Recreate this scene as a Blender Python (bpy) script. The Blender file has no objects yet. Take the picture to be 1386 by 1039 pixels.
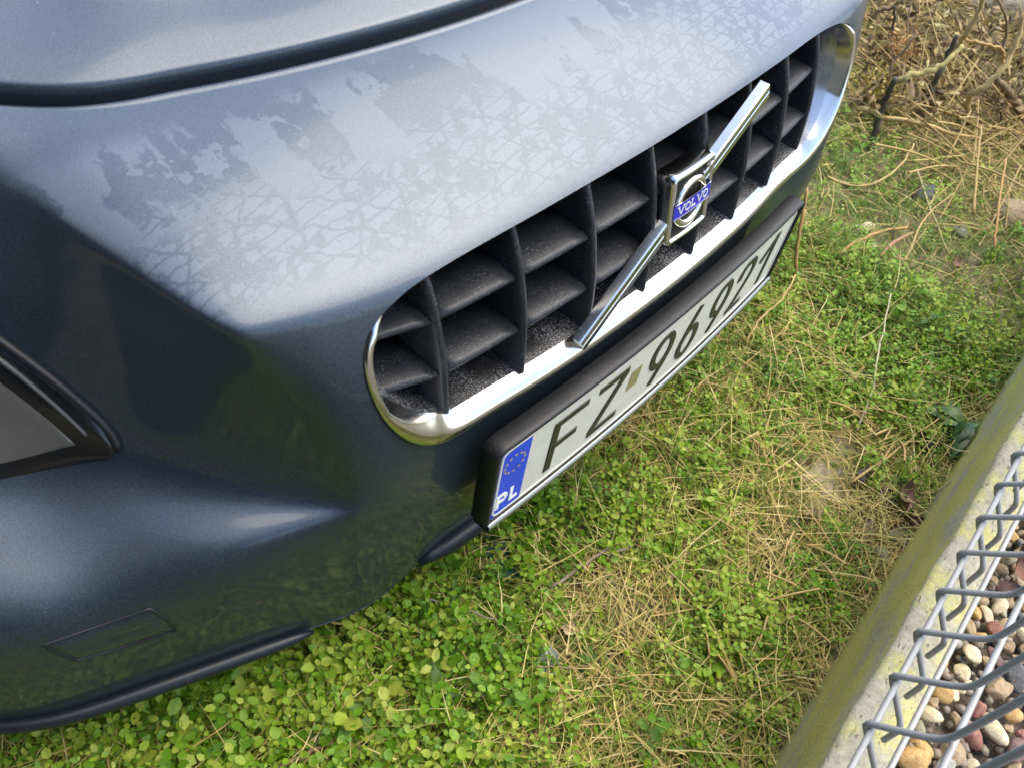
import bpy, math, random
import numpy as np
from mathutils import Matrix, Vector
from mathutils.bvhtree import BVHTree

random.seed(7); rng = np.random.default_rng(7)
S = bpy.context.scene
COL = S.collection
rad = math.radians

# ------------------------------------------------------------------ camera
# car frame: x = along the bumper, y = into the car, z = up, origin at the
# centre of the number plate; the ground lies Z0 below the plate centre.
Z0 = 0.31
F, CX, CY, PW, PH = 1119.157, 693.0, 519.5, 1386, 1039
CAM = np.array([-0.5883, -0.2170, 0.6377])
RR = np.array([0.67448675, -0.72884553, 0.11769375])
RD = np.array([-0.52040823, -0.58243241, -0.62445798])
RF = np.array([0.52368206, 0.35993983, -0.77214015])

cam_data = bpy.data.cameras.new('camera')
cam = bpy.data.objects.new('camera', cam_data)
COL.objects.link(cam)
cam_data.sensor_fit = 'HORIZONTAL'
cam_data.sensor_width = 36.0
cam_data.lens = 36.0 * F / PW
cam_data.clip_start = 0.02
cam_data.clip_end = 400.0
cam_data.dof.use_dof = True
cam_data.dof.focus_distance = 0.92
cam_data.dof.aperture_fstop = 11.0
M = Matrix.Identity(4)
for r in range(3):
    M[r][0] = RR[r]; M[r][1] = -RD[r]; M[r][2] = -RF[r]
    M[r][3] = CAM[r] + (Z0 if r == 2 else 0)
cam.matrix_world = M
S.camera = cam

# ------------------------------------------------------------------ light
SUN_EL, SUN_AZ = rad(64), rad(114)        # azimuth clockwise from +y
world = bpy.data.worlds.new('World'); S.world = world
world.use_nodes = True
wn = world.node_tree.nodes; wl = world.node_tree.links
bg = wn['Background']
sky = wn.new('ShaderNodeTexSky')
sky.sky_type = 'NISHITA'; sky.sun_disc = False
sky.sun_elevation = SUN_EL; sky.sun_rotation = SUN_AZ
sky.air_density = 1.0; sky.dust_density = 1.5; sky.ozone_density = 1.0
wl.new(sky.outputs[0], bg.inputs[0]); bg.inputs[1].default_value = 0.15
sd = bpy.data.lights.new('sun', 'SUN'); sd.energy = 1.8; sd.angle = rad(70)
sd.color = (1.0, 0.90, 0.70)
sun = bpy.data.objects.new('sun', sd); COL.objects.link(sun)
sdir = Vector((math.sin(SUN_AZ) * math.cos(SUN_EL), math.cos(SUN_AZ) * math.cos(SUN_EL), math.sin(SUN_EL)))
sun.rotation_euler = sdir.to_track_quat('Z', 'Y').to_euler()
sun.location = sdir * 20
S.view_settings.view_transform = 'Standard'
S.view_settings.look = 'None'
S.view_settings.exposure = 1.75
S.view_settings.gamma = 1.0
S.view_settings.use_curve_mapping = False
S.cycles.max_bounces = 8

# ------------------------------------------------------------------ helpers
def ray(u, v):
    return RR * ((u - CX) / F) + RD * ((v - CY) / F) + RF

def at(u, v, x=None, y=None, z=None):
    """photo pixel -> point of the car frame on the plane x=, y= or z= ..."""
    d = ray(u, v)
    if x is not None: t = (x - CAM[0]) / d[0]
    elif y is not None: t = (y - CAM[1]) / d[1]
    else: t = (z - CAM[2]) / d[2]
    return CAM + t * d

def gat(u, v, h=0.0):
    """photo pixel -> world point at height h over the ground"""
    p = at(u, v, z=h - Z0)
    return np.array([p[0], p[1], h])

def link(o, parent=None):
    COL.objects.link(o)
    if parent is not None: o.parent = parent
    return o

def tag(o, label=None, cat=None, group=None, kind=None):
    if label: o['label'] = label
    if cat: o['category'] = cat
    if group: o['group'] = group
    if kind: o['kind'] = kind
    return o

def empty(name, loc=(0, 0, 0), rz=0.0):
    o = bpy.data.objects.new(name, None); o.location = loc; o.rotation_euler = (0, 0, rz)
    o.empty_display_size = 0.1
    return link(o)

def mesh(name, V, Fc, mat, parent=None, smooth=True, off=None):
    me = bpy.data.meshes.new(name)
    V = np.asarray(V, float)
    if off is not None: V = V + np.asarray(off)
    me.from_pydata(V.tolist(), [], [tuple(int(i) for i in f) for f in Fc])
    me.materials.append(mat)
    if smooth: me.polygons.foreach_set('use_smooth', [True] * len(me.polygons))
    me.update()
    return link(bpy.data.objects.new(name, me), parent)

UP = np.array([0, 0, Z0])
def cmesh(name, V, Fc, mat, parent, smooth=True):
    return mesh(name, V, Fc, mat, parent, smooth, UP)

def quadmesh_np(name, V, Q, mat, n=4, vary=None, smooth=False, parent=None, extra=None):
    """fast mesh from arrays: V (N,3), Q (M,n) ; vary = one value per face"""
    me = bpy.data.meshes.new(name)
    V = np.ascontiguousarray(V, dtype=np.float32); Q = np.ascontiguousarray(Q, dtype=np.int32)
    me.vertices.add(len(V)); me.vertices.foreach_set('co', V.ravel())
    me.loops.add(Q.size); me.loops.foreach_set('vertex_index', Q.ravel())
    me.polygons.add(len(Q))
    me.polygons.foreach_set('loop_start', np.arange(0, Q.size, n, dtype=np.int32))
    me.update(calc_edges=True)
    if smooth: me.polygons.foreach_set('use_smooth', np.ones(len(Q), dtype=bool))
    if vary is not None:
        a = me.attributes.new('vary', 'FLOAT', 'FACE'); a.data.foreach_set('value', np.asarray(vary, np.float32))
    if extra is not None:
        a = me.attributes.new('dry', 'FLOAT', 'FACE'); a.data.foreach_set('value', np.asarray(extra, np.float32))
    me.materials.append(mat)
    me.validate(); me.update()
    return link(bpy.data.objects.new(name, me), parent)

def grid_faces(nr, nc, closed=False):
    f = []
    for r in range(nr - 1):
        for c in range(nc if closed else nc - 1):
            d = (c + 1) % nc
            f.append((r * nc + c, r * nc + d, (r + 1) * nc + d, (r + 1) * nc + c))
    return f

def tube(pts, r, n=8, caps=True):
    """round tube through pts (k,3); r = number or list"""
    P = np.asarray(pts, float); k = len(P)
    R = np.full(k, r, float) if np.isscalar(r) else np.asarray(r, float)
    T = np.gradient(P, axis=0); T /= np.linalg.norm(T, axis=1)[:, None] + 1e-12
    a = np.array([0, 0, 1.0]) if abs(T[0][2]) < .9 else np.array([1.0, 0, 0])
    u = np.cross(T[0], a); u /= np.linalg.norm(u)
    V = []
    for i in range(k):
        u = u - T[i] * (u @ T[i]); u /= np.linalg.norm(u) + 1e-12
        w = np.cross(T[i], u)
        for j in range(n):
            t = 2 * math.pi * j / n
            V.append(P[i] + R[i] * (math.cos(t) * u + math.sin(t) * w))
    Fc = grid_faces(k, n, True)
    if caps:
        Fc.append(tuple(range(n))[::-1]); Fc.append(tuple((k - 1) * n + j for j in range(n)))
    return np.array(V), Fc

def join(parts):
    V = []; Fc = []; o = 0
    for v, f in parts:
        V.append(np.asarray(v, float)); Fc += [tuple(i + o for i in q) for q in f]; o += len(v)
    return np.vstack(V), Fc

def spline(P, n, closed=False):
    """C2 cubic through points P (k,d), n samples per span"""
    P = np.asarray(P, float); k = len(P)
    A = np.zeros((k, k)); B = np.zeros_like(P)
    for i in range(1, k - 1):
        A[i, i - 1] = 1; A[i, i] = 4; A[i, i + 1] = 1; B[i] = 6 * (P[i - 1] - 2 * P[i] + P[i + 1])
    A[0, 0] = 1; A[-1, -1] = 1
    Mm = np.linalg.solve(A, B)
    out = []
    for i in range(k - 1):
        for s in range(n + (1 if i == k - 2 else 0)):
            t = s / n; m = 1 - t
            out.append(m * P[i] + t * P[i + 1] + ((m ** 3 - m) * Mm[i] + (t ** 3 - t) * Mm[i + 1]) / 6)
    return np.array(out)

def resample(P, n):
    P = np.asarray(P, float); d = np.r_[0, np.cumsum(np.linalg.norm(np.diff(P, axis=0), axis=1))]
    t = np.linspace(0, d[-1], n)
    return np.stack([np.interp(t, d, P[:, i]) for i in range(P.shape[1])], 1)

# ------------------------------------------------------------------ materials
def new_mat(name):
    m = bpy.data.materials.new(name); m.use_nodes = True
    nt = m.node_tree
    return m, nt, nt.nodes['Principled BSDF']

class NT:
    """tiny node builder"""
    def __init__(s, nt): s.nt = nt
    def n(s, typ, **kw):
        nd = s.nt.nodes.new(typ)
        for k, v in kw.items():
            if k.startswith('_'): setattr(nd, k[1:], v)
        return nd
    def setin(s, nd, key, v):
        if hasattr(v, 'is_output') or isinstance(v, bpy.types.NodeSocket): s.nt.links.new(v, nd.inputs[key])
        else: nd.inputs[key].default_value = v
    def math(s, op, a, b=0.0, c=None, clamp=False):
        nd = s.n('ShaderNodeMath', _operation=op, _use_clamp=clamp)
        s.setin(nd, 0, a); s.setin(nd, 1, b)
        if c is not None: s.setin(nd, 2, c)
        return nd.outputs[0]
    def noise(s, vec, scale, detail=3.0, rough=.55, dist=0.0, out=0):
        nd = s.n('ShaderNodeTexNoise'); s.setin(nd, 'Vector', vec)
        nd.inputs['Scale'].default_value = scale; nd.inputs['Detail'].default_value = detail
        nd.inputs['Roughness'].default_value = rough; nd.inputs['Distortion'].default_value = dist
        return nd.outputs[out]
    def ramp(s, fac, stops, interp='LINEAR'):
        nd = s.n('ShaderNodeValToRGB'); s.setin(nd, 0, fac); cr = nd.color_ramp; cr.interpolation = interp
        while len(cr.elements) < len(stops): cr.elements.new(0.5)
        for e, (p, c) in zip(cr.elements, stops):
            e.position = p; e.color = (c, c, c, 1) if np.isscalar(c) else (*c, 1)
        return nd.outputs[0]
    def step(s, x, a, b):
        nd = s.n('ShaderNodeMapRange', _interpolation_type='SMOOTHSTEP'); s.setin(nd, 0, x)
        nd.inputs[1].default_value = a; nd.inputs[2].default_value = b
        return nd.outputs[0]
    def mix(s, fac, a, b):
        nd = s.n('ShaderNodeMix', _data_type='RGBA'); s.setin(nd, 0, fac)
        s.setin(nd, 6, a if not isinstance(a, tuple) else (*a, 1)); s.setin(nd, 7, b if not isinstance(b, tuple) else (*b, 1))
        return nd.outputs[2]
    def pos(s):
        return s.n('ShaderNodeTexCoord').outputs['Object']
    def mapping(s, vec, scale=(1, 1, 1), rot=(0, 0, 0), loc=(0, 0, 0)):
        nd = s.n('ShaderNodeMapping'); s.setin(nd, 0, vec)
        nd.inputs['Scale'].default_value = scale; nd.inputs['Rotation'].default_value = rot; nd.inputs['Location'].default_value = loc
        return nd.outputs[0]
    def sep(s, vec):
        nd = s.n('ShaderNodeSeparateXYZ'); s.setin(nd, 0, vec); return nd.outputs
    def bump(s, h, strength=.3, dist=.002):
        nd = s.n('ShaderNodeBump'); s.setin(nd, 'Height', h)
        nd.inputs['Strength'].default_value = strength; nd.inputs['Distance'].default_value = dist
        return nd.outputs[0]

def simple(name, col, rough=.5, metal=0.0, *, spec=.5, dirt=0.0, dirt_col=(.28, .27, .24), dscale=400, coat=0.0, bump=0.0, bscale=800):
    m, nt, b = new_mat(name); t = NT(nt)
    b.inputs['Roughness'].default_value = rough; b.inputs['Metallic'].default_value = metal; b.inputs['Specular IOR Level'].default_value = spec
    b.inputs['Coat Weight'].default_value = coat; b.inputs['Coat Roughness'].default_value = .08
    p = t.pos()
    c = t.mix(t.noise(p, 60, 3), tuple(.88 * k for k in col), tuple(min(1, 1.12 * k) for k in col))
    if dirt > 0:
        n1 = t.noise(p, dscale, 2.0, .7); n2 = t.noise(p, 35, 3)
        f = t.math('MULTIPLY', t.step(n1, .52, .72), t.step(n2, .3, .65))
        f = t.math('MULTIPLY', f, dirt)
        c = t.mix(f, c, dirt_col)
        if metal: nt.links.new(t.math('SUBTRACT', metal, f, clamp=True), b.inputs['Metallic'])
        nt.links.new(t.math('ADD', rough, t.math('MULTIPLY', f, .5), clamp=True), b.inputs['Roughness'])
    nt.links.new(c, b.inputs['Base Color'])
    if bump: nt.links.new(t.bump(t.noise(p, bscale, 2), bump, .0006), b.inputs['Normal'])
    return m

def paint_material():
    m, nt, b = new_mat('blue_grey_metallic_paint'); t = NT(nt)
    p = t.pos(); x, y, z = t.sep(p)
    flake = t.noise(p, 900, 2.0, .75)
    base = t.mix(t.step(flake, .34, .66), (.008, .015, .025), (.030, .048, .074))
    # dried dew film: only on the upward looking nose and bonnet
    warp = t.n('ShaderNodeVectorMath', _operation='ADD')
    wn_ = t.n('ShaderNodeVectorMath', _operation='SCALE'); t.setin(wn_, 0, t.noise(p, 40, 4, .6, out=1)); wn_.inputs['Scale'].default_value = .022
    t.setin(warp, 0, p); t.setin(warp, 1, wn_.outputs[0]); q = warp.outputs[0]
    streak = t.mapping(q, scale=(26, 7, 7), rot=(0, 0, rad(-12)))
    big = t.noise(streak, 1.0, 4.0, .6)
    small = t.noise(t.mapping(q, scale=(1.0, .7, 1)), 48, 5.0, .62)
    up = t.math('SUBTRACT', y, t.math('MULTIPLY', t.math('MULTIPLY', x, x), .28))      # distance back from the lip
    band = t.math('MULTIPLY', t.step(up, .045, .075), t.math('SUBTRACT', 1.0, t.step(up, .13, .17)))
    film_a = t.step(t.math('ADD', t.math('ADD', big, t.math('MULTIPLY', small, .16)), t.math('MULTIPLY', t.step(up, .15, .24), .08)), .585, .615)
    film_b = t.step(small, .575, .60)
    def hair(angle, freq, wob, width, seed):
        r_ = t.sep(t.mapping(p, rot=(0, 0, rad(angle)), loc=(seed, seed * .7, 0)))[1]
        w_ = t.noise(t.mapping(p, loc=(seed, 0, 0)), 14, 4, .6)
        g_ = t.math('ADD', t.math('MULTIPLY', r_, freq), t.math('MULTIPLY', w_, wob))
        d_ = t.math('ABSOLUTE', t.math('SUBTRACT', t.math('FRACT', g_), .5))
        return t.step(d_, width, width + .05)
    cr = t.math('MULTIPLY', hair(-6, 105, 1.6, .05, 1.3), t.math('MULTIPLY', hair(38, 46, 2.2, .03, 4.1), hair(-52, 30, 2.0, .03, 7.7)))
    film_c = t.math('MULTIPLY', t.math('MULTIPLY', cr, band), t.step(t.noise(p, 55, 5, .65), .44, .50))
    keep = t.math('MULTIPLY', t.math('MULTIPLY', t.step(up, .05, .08), t.math('SUBTRACT', 1.0, t.step(up, .20, .23))), t.step(z, Z0 + .20, Z0 + .235))
    film = t.math('MAXIMUM', t.math('MULTIPLY', film_a, t.step(up, .11, .15)), t.math('MULTIPLY', film_b, t.math('SUBTRACT', 1.0, t.math('MULTIPLY', band, .8))))
    film = t.math('MULTIPLY', t.math('MAXIMUM', film, film_c), keep, clamp=True)
    speck = t.step(t.noise(p, 420, 2, .8), .71, .78)
    haze_ = t.math('MULTIPLY', t.math('ADD', t.step(z, Z0 + .17, Z0 + .24), .4), .024)
    nz = t.sep(t.n('ShaderNodeNewGeometry').outputs['Normal'])[2]
    dust_sheen = t.step(nz, .45, .92)  # dust where the skin faces up, also painting in the bright sky
    film = t.math('MULTIPLY', film, t.step(nz, .50, .68))
    f = t.math('ADD', t.math('MULTIPLY', film, .070), t.math('ADD', haze_, t.math('MULTIPLY', dust_sheen, .045)))
    f = t.math('ADD', f, t.math('MULTIPLY', speck, .22), clamp=True)
    nt.links.new(t.mix(f, base, (.44, .50, .58)), b.inputs['Base Color'])
    nt.links.new(t.math('SUBTRACT', .48, f, clamp=True), b.inputs['Metallic'])
    nt.links.new(t.math('ADD', .46, t.math('MULTIPLY', f, .5)), b.inputs['Roughness'])
    b.inputs['Coat Weight'].default_value = .45
    nt.links.new(t.math('ADD', .05, t.math('MULTIPLY', f, 1.2), clamp=True), b.inputs['Coat Roughness'])
    nt.links.new(t.bump(t.math('ADD', film, t.math('MULTIPLY', t.noise(p, 500, 2), .15)), .10, .0004), b.inputs['Normal'])
    return m

PAINT = paint_material()
BLACK = simple('black_trim_plastic', (.009, .009, .010), .50, spec=.35, dirt=.10, bump=.1)
VANE = simple('dark_grille_plastic', (.014, .0155, .019), .42, spec=.35, dirt=.5, dirt_col=(.22, .225, .23), dscale=700)
CHROME = simple('chrome', (.66, .655, .63), .17, 1.0, dirt=.12, dirt_col=(.42, .41, .38), dscale=520)
CHROME_DUSTY = simple('dusty_chrome', (.55, .56, .58), .26, 1.0, dirt=.75, dirt_col=(.40, .41, .42), dscale=850)
VOID = simple('dark_radiator', (.004, .004, .005), .8)
SEAL = simple('black_rubber', (.008, .008, .010), .55)

# ------------------------------------------------------------------ car body
car = empty('parked_car', (0, 1.6, 0))
tag(car, 'dark blue grey metallic car with chrome egg-crate grille parked on the grass', 'car')
CARINV = np.array([0, -1.6, 0])
def part(name, V, Fc, mat, parent=None, smooth=True):
    """car part given in the car frame"""
    par = parent or car
    o = mesh(name, V, Fc, mat, None, smooth, UP)
    o.parent = par
    o.matrix_parent_inverse = par_world(par).inverted()
    return o
def par_world(o):
    return Matrix.Translation((0, 1.6, 0)) if o is car else Matrix.Identity(4)

lip_y = lambda x: .047 + .19 * x * x
lip_z = lambda x: .240 - .06 * x * x
bow = lambda x: .25 * x * x
P = at
def gap_pt(u, v, z=.29): return at(u, v, z=z)

cols = []
cols.append([(-.70, 1.10, .40), (-.71, 1.10, .385), (-.735, 1.10, .365), (-.755, 1.10, .345), (-.885, 1.10, .20), (-.895, 1.10, .08), (-.90, 1.10, .02), (-.905, 1.10, -.01), (-.90, 1.10, -.10), (-.89, 1.10, -.19)])
cols.append([(-.625, .63, .330), (-.632, .617, .320), (-.642, .60, .306), (-.655, .585, .287), (-.775, .53, .17), (-.818, .51, .075), (-.835, .475, .055), (-.863, .435, .015), (-.868, .437, -.10), (-.86, .47, -.19)])
cols.append([(-.530, .452, .308), (-.533, .434, .301), (-.537, .412, .290), (-.545, .398, .272), (-.640, .350, .17), (-.685, .330, .073), (-.700, .295, .055), (-.726, .255, .018), (-.738, .257, -.08), (-.735, .285, -.18)])
cols.append([(-.47, .355, .295), (-.474, .327, .291), P(-12, 248, y=.295), P(6, 280, y=.284), P(0, 470, y=.265), P(0, 650, y=.262), P(0, 745, y=.214), P(0, 850, y=.165), P(0, 920, y=.167), P(0, 992, y=.190)])
def fan(u0, v0, rest, z=.29):
    g = gap_pt(u0, v0, z); r2 = P(*rest[0][:2], y=rest[0][2])
    mid = .5 * (g + r2); mid[2] += .010 * min(1, np.linalg.norm(g - r2) / .15)
    return [g, mid] + [P(a, b, y=c) for a, b, c in rest]
cols.append(fan(20, 143, [(62, 286, .250), (78, 314, .240), (80, 480, .232), (80, 633, .236), (100, 722, .190), (105, 830, .145), (105, 895, .147), (105, 962, .165)], .291))
cols.append(fan(62, 147, [(130, 330, .208), (148, 356, .199), (175, 500, .197), (175, 619, .200), (195, 695, .163), (210, 792, .120), (210, 860, .121), (215, 922, .137)]))
cols.append(fan(130, 144, [(212, 385, .158), (230, 411, .149), (285, 545, .149), (305, 653, .138), (315, 698, .119), (322, 757, .086), (325, 825, .089), (330, 882, .110)]))
cols.append(fan(195, 132, [(300, 440, .111), (318, 462, .104), (395, 545, .092), (440, 672, .080), (458, 688, .066), (464, 706, .058), (458, 780, .068), (448, 840, .080)]))
cols.append(fan(212, 129, [(330, 432, .106), (350, 454, .097), (420, 545, .080), (458, 668, .069), (473, 690, .057), (478, 707, .051), (474, 776, .061), (467, 836, .074)]))
cols.append(fan(245, 121, [(430, 405, .091), (455, 432, .081), (476, 520, .058), (515, 602, .044), (540, 640, .041), (556, 690, .044), (548, 750, .054), (530, 806, .062)]))
def ctr(x):
    g = np.array([x, .22 + .55 * x * x, .298 - .08 * x * x]); ly, lz = lip_y(x), lip_z(x)
    r2 = np.array([x, ly + .022, lz + .013]); mid = .5 * (g + r2); mid[2] += .010
    b = bow(x)
    return [g, mid, r2, (x, ly, lz), (x, .036 + b, .165), (x, .029 + b, .072), (x, .024 + b, .052), (x, .024 + b, -.06), (x, .036 + b, -.13), (x, .056 + b, -.20)]
xs = [-.286, -.204, -.123, -.041]
cols += [ctr(x) for x in xs]
left = np.array([[np.asarray(p, float) for p in c] for c in cols])
for c in range(1, 7):                                    # facet and shelf run smoothly between their edges
    for r_, a_, b_, t_, out in ((4, 3, 5, .5, .000), (6, 5, 7, .5, .004)):
        q = left[c, a_] * (1 - t_) + left[c, b_] * t_
        left[c, r_] = q + out * np.array([-.3, -.6, .75])
right = left[::-1].copy(); right[:, :, 0] *= -1
right[4, :, 1] -= .008; right[5, :, 1] -= .012; right[6, :, 1] -= .014; right[7, :, 1] -= .012
NET = np.concatenate([left, right], 0)            # columns, rows, 3
NU, NV = 12, 12
tmp = np.stack([spline(NET[:, r], NU) for r in range(NET.shape[1])], 1)     # dense columns
SURF = np.stack([spline(tmp[c], NV) for c in range(tmp.shape[0])], 0)
def relax(Sf, it, w=.5):
    Sf = Sf.copy()
    for _ in range(it):
        L = Sf.copy()
        L[1:-1, 1:-1] = .25 * (Sf[:-2, 1:-1] + Sf[2:, 1:-1] + Sf[1:-1, :-2] + Sf[1:-1, 2:])
        L[1:-1, 0] = .5 * (Sf[:-2, 0] + Sf[2:, 0]); L[1:-1, -1] = .5 * (Sf[:-2, -1] + Sf[2:, -1])
        Sf = Sf + w * (L - Sf)
    return Sf
SURF = relax(SURF, 150)
cc, rr0 = np.meshgrid(np.arange(SURF.shape[0]) / NU, np.arange(SURF.shape[1]) / NV, indexing='ij')
ncol = NET.shape[0] - 1
for c0 in (6.7, ncol - 6.7):
    mk = np.clip(1.5 - np.hypot((cc - c0) / 1.15, (rr0 - 5.3) / 1.1), 0, 1)[:, :, None]; mk = mk * mk * (3 - 2 * mk)
    for _ in range(80): SURF = SURF * (1 - mk) + relax(SURF, 1) * mk
nC, nR = SURF.shape[:2]

# grille opening outline in the (x,z) front view, closed, counted from top left
half = [(0, .2465), (-.12, .2455), (-.20, .2435), (-.28, .2405), (-.318, .236), (-.343, .225), (-.356, .205), (-.357, .175), (-.349, .140), (-.332, .106), (-.310, .082), (-.283, .070), (-.23, .066), (-.12, .067), (0, .068)]
hl = spline(half, 10); hl = resample(hl, 90)
OUT = np.vstack([hl, (hl[::-1] * [-1, 1])[1:-1]])      # left side down, right side up
OUT = resample(np.vstack([OUT, OUT[:1]]), 221)[:-1]
def inside(poly, Q):
    x, y = Q[:, 0], Q[:, 1]; r = np.zeros(len(Q), bool); j = len(poly) - 1
    for i in range(len(poly)):
        xi, yi = poly[i]; xj, yj = poly[j]
        c = ((yi > y) != (yj > y)) & (x < (xj - xi) * (y - yi) / (yj - yi + 1e-15) + xi)
        r ^= c; j = i
    return r
V = SURF.reshape(-1, 3)
Q = np.array(grid_faces(nC, nR))
fc = V[Q].mean(1)
front = fc[:, 1] < .2
hole = inside(OUT, fc[:, [0, 2]]) & front
FULL_BVH = BVHTree.FromPolygons([tuple(v) for v in V], [tuple(q) for q in Q])
cnt_h = np.zeros(len(V), int); np.add.at(cnt_h, Q[hole].ravel(), 1)
cnt_k = np.zeros(len(V), int); np.add.at(cnt_k, Q[~hole].ravel(), 1)
rim = np.where((cnt_h > 0) & (cnt_k > 0))[0]
V2 = V.copy()
def surf_y(x, z):
    h = FULL_BVH.ray_cast(Vector((x, -2, z)), Vector((0, 1, 0)))
    return h[0][1] if h[0] is not None else None
OUTD = resample(np.vstack([OUT, OUT[:1]]), 1200)
for i in rim:
    d = ((OUTD - V[i, [0, 2]]) ** 2).sum(1); k = d.argmin()
    yy = surf_y(*OUTD[k]);
    V2[i] = (OUTD[k][0], V[i, 1] if yy is None else yy, OUTD[k][1])
keep = Q[~hole]
# turned-in flange at the bonnet gap
nv = len(V2); top_i = np.arange(nC) * nR
f1 = V2[top_i] + np.array([0, .002, -.004]); f2 = V2[top_i] + np.array([0, .003, -.03])
Vb = np.vstack([V2, f1, f2]); faces = [tuple(q) for q in keep]
for c in range(nC - 1):
    faces.append((top_i[c + 1], top_i[c], nv + c, nv + c + 1))
    faces.append((nv + c + 1, nv + c, nv + nC + c, nv + nC + c + 1))
# bottom flange
bi = np.arange(nC) * nR + nR - 1; nb = len(Vb)
Vb = np.vstack([Vb, Vb[bi] + np.array([0, .03, -.006])])
for c in range(nC - 1): faces.append((bi[c], bi[c + 1], nb + c + 1, nb + c))
used = np.unique(np.concatenate([np.array(f) for f in faces])); remap = -np.ones(len(Vb), int); remap[used] = np.arange(len(used))
faces = [tuple(remap[list(f)]) for f in faces]
bumper = part('bumper', Vb[used], faces, PAINT)

def hit(u, v, lift=0.0):
    d = Vector(ray(u, v)).normalized()
    h = FULL_BVH.ray_cast(Vector(CAM), d)
    if h[0] is None: return None
    n = h[1]
    if n.dot(d) > 0: n = -n
    return np.array(h[0] + n * lift)

# bonnet
GAPC = SURF[:, 0]
gx = np.linspace(-.70, .70, 121)
o = np.argsort(GAPC[:, 0]); gy = np.interp(gx, GAPC[o, 0], GAPC[o, 1]); gz = np.interp(gx, GAPC[o, 0], GAPC[o, 2])
nx = np.gradient(gy, gx); nn = np.stack([-nx, np.ones_like(nx)], 1); nn /= np.linalg.norm(nn, axis=1)[:, None]
rows = []
for off, dz in [(.024, -.040), (.0190, -.010), (.0178, -.002), (.0190, .0035), (.023, .0065), (.031, .0095), (.05, .015), (.09, .024), (.15, .038), (.25, .058), (.4, .082), (.6, .106), (.9, .135), (1.2, .155)]:
    w = min(1, off / .9)
    px = gx + nn[:, 0] * off * (1 - w); py = gy + (nn[:, 1] * (1 - w) + w) * off - .0 
    ridge = .010 * np.exp(-((np.abs(gx) - .33) / .045) ** 2) * min(1, max(0, off - .02) / .15)
    rows.append(np.stack([px, py, gz + dz + ridge - .03 * w * (gx / .7) ** 2], 1))
rows = np.array(rows)
rows = np.stack([spline(rows[:, c], 5) for c in range(rows.shape[1])], 1)
bonnet = part('bonnet', rows.reshape(-1, 3), grid_faces(rows.shape[0], rows.shape[1]), PAINT)
# black rubber strip seen in the shut line
st = []
for off, dz in [(-.002, -.016), (.012, -.013), (.024, -.012)]:
    st.append(np.stack([gx + nn[:, 0] * off, gy + nn[:, 1] * off, gz + dz], 1))
st = np.array(st)
seal = part('bonnet_seal', st.reshape(-1, 3), grid_faces(3, len(gx)), SEAL)

# dark radiator, and an unseen box added to keep light out of the bumper
def box(x0, x1, y0, y1, z0, z1):
    V = [(x, y, z) for z in (z0, z1) for y in (y0, y1) for x in (x0, x1)]
    return np.array(V, float), [(0, 2, 3, 1), (4, 5, 7, 6), (0, 1, 5, 4), (2, 6, 7, 3), (0, 4, 6, 2), (1, 3, 7, 5)]
part('radiator', *box(-.33, .33, .135, .17, .02, .235), VOID, smooth=False)
part('light_block', *box(-.40, .40, .36, 1.1, -.16, .12), VOID, smooth=False)

# ------------------------------------------------------------------ chrome surround
def out_frame():
    T = np.roll(OUT, -1, 0) - np.roll(OUT, 1, 0); T /= np.linalg.norm(T, axis=1)[:, None]
    N = np.stack([-T[:, 1], T[:, 0]], 1)               # inward?
    c = OUT.mean(0)
    s = np.sign(((c - OUT) * N).sum(1)); N *= s[:, None]
    return N
ON = out_frame()
for _ in range(6): ON = (np.roll(ON, 1, 0) + ON + np.roll(ON, -1, 0)); ON /= np.linalg.norm(ON, axis=1)[:, None]
sec = []
for (x, z), n in zip(OUT, ON):
    y = surf_y(x, z)
    if y is None: y = lip_y(x)
    wb = np.clip((.15 - z) / .06, 0, 1); wt = np.clip((z - .222) / .012, 0, 1)
    bot = [(.0005, .012), (.0015, .000), (.005, -.006), (.012, -.009), (.019, -.0075), (.0255, -.0006), (.0292, .0050), (.0312, .050), (.033, .12)]
    side = [(.0005, .012), (.0008, .000), (.002, -.0035), (.0045, -.0045), (.007, -.003), (.009, .002), (.013, .014), (.028, .05), (.034, .12)]
    topp = [(.0005, .012), (.0008, .004), (.001, .004), (.0015, .004), (.002, .005), (.0025, .006), (.003, .014), (.004, .05), (.004, .12)]
    ring = []
    for b_, s_, t_ in zip(bot, side, topp):
        d = (b_[0] * wb + s_[0] * (1 - wb)) * (1 - wt) + t_[0] * wt
        yy = (b_[1] * wb + s_[1] * (1 - wb)) * (1 - wt) + t_[1] * wt
        ring.append((x + n[0] * d, y + yy, z + n[1] * d))
    sec.append(ring)
sec = np.array(sec)                                      # (n, 9, 3)
lo = np.stack([spline(s[:7], 4) for s in sec], 0); hi = np.stack([resample(s[6:], 7) for s in sec], 0)
def ringmesh(A):
    n, m = A.shape[:2]
    return A.reshape(-1, 3), [(i * m + j, ((i + 1) % n) * m + j, ((i + 1) % n) * m + j + 1, i * m + j + 1) for i in range(n) for j in range(m - 1)]
surround = part('grille_surround', *ringmesh(lo), CHROME)
part('surround_floor', *ringmesh(hi), CHROME_DUSTY)

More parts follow.
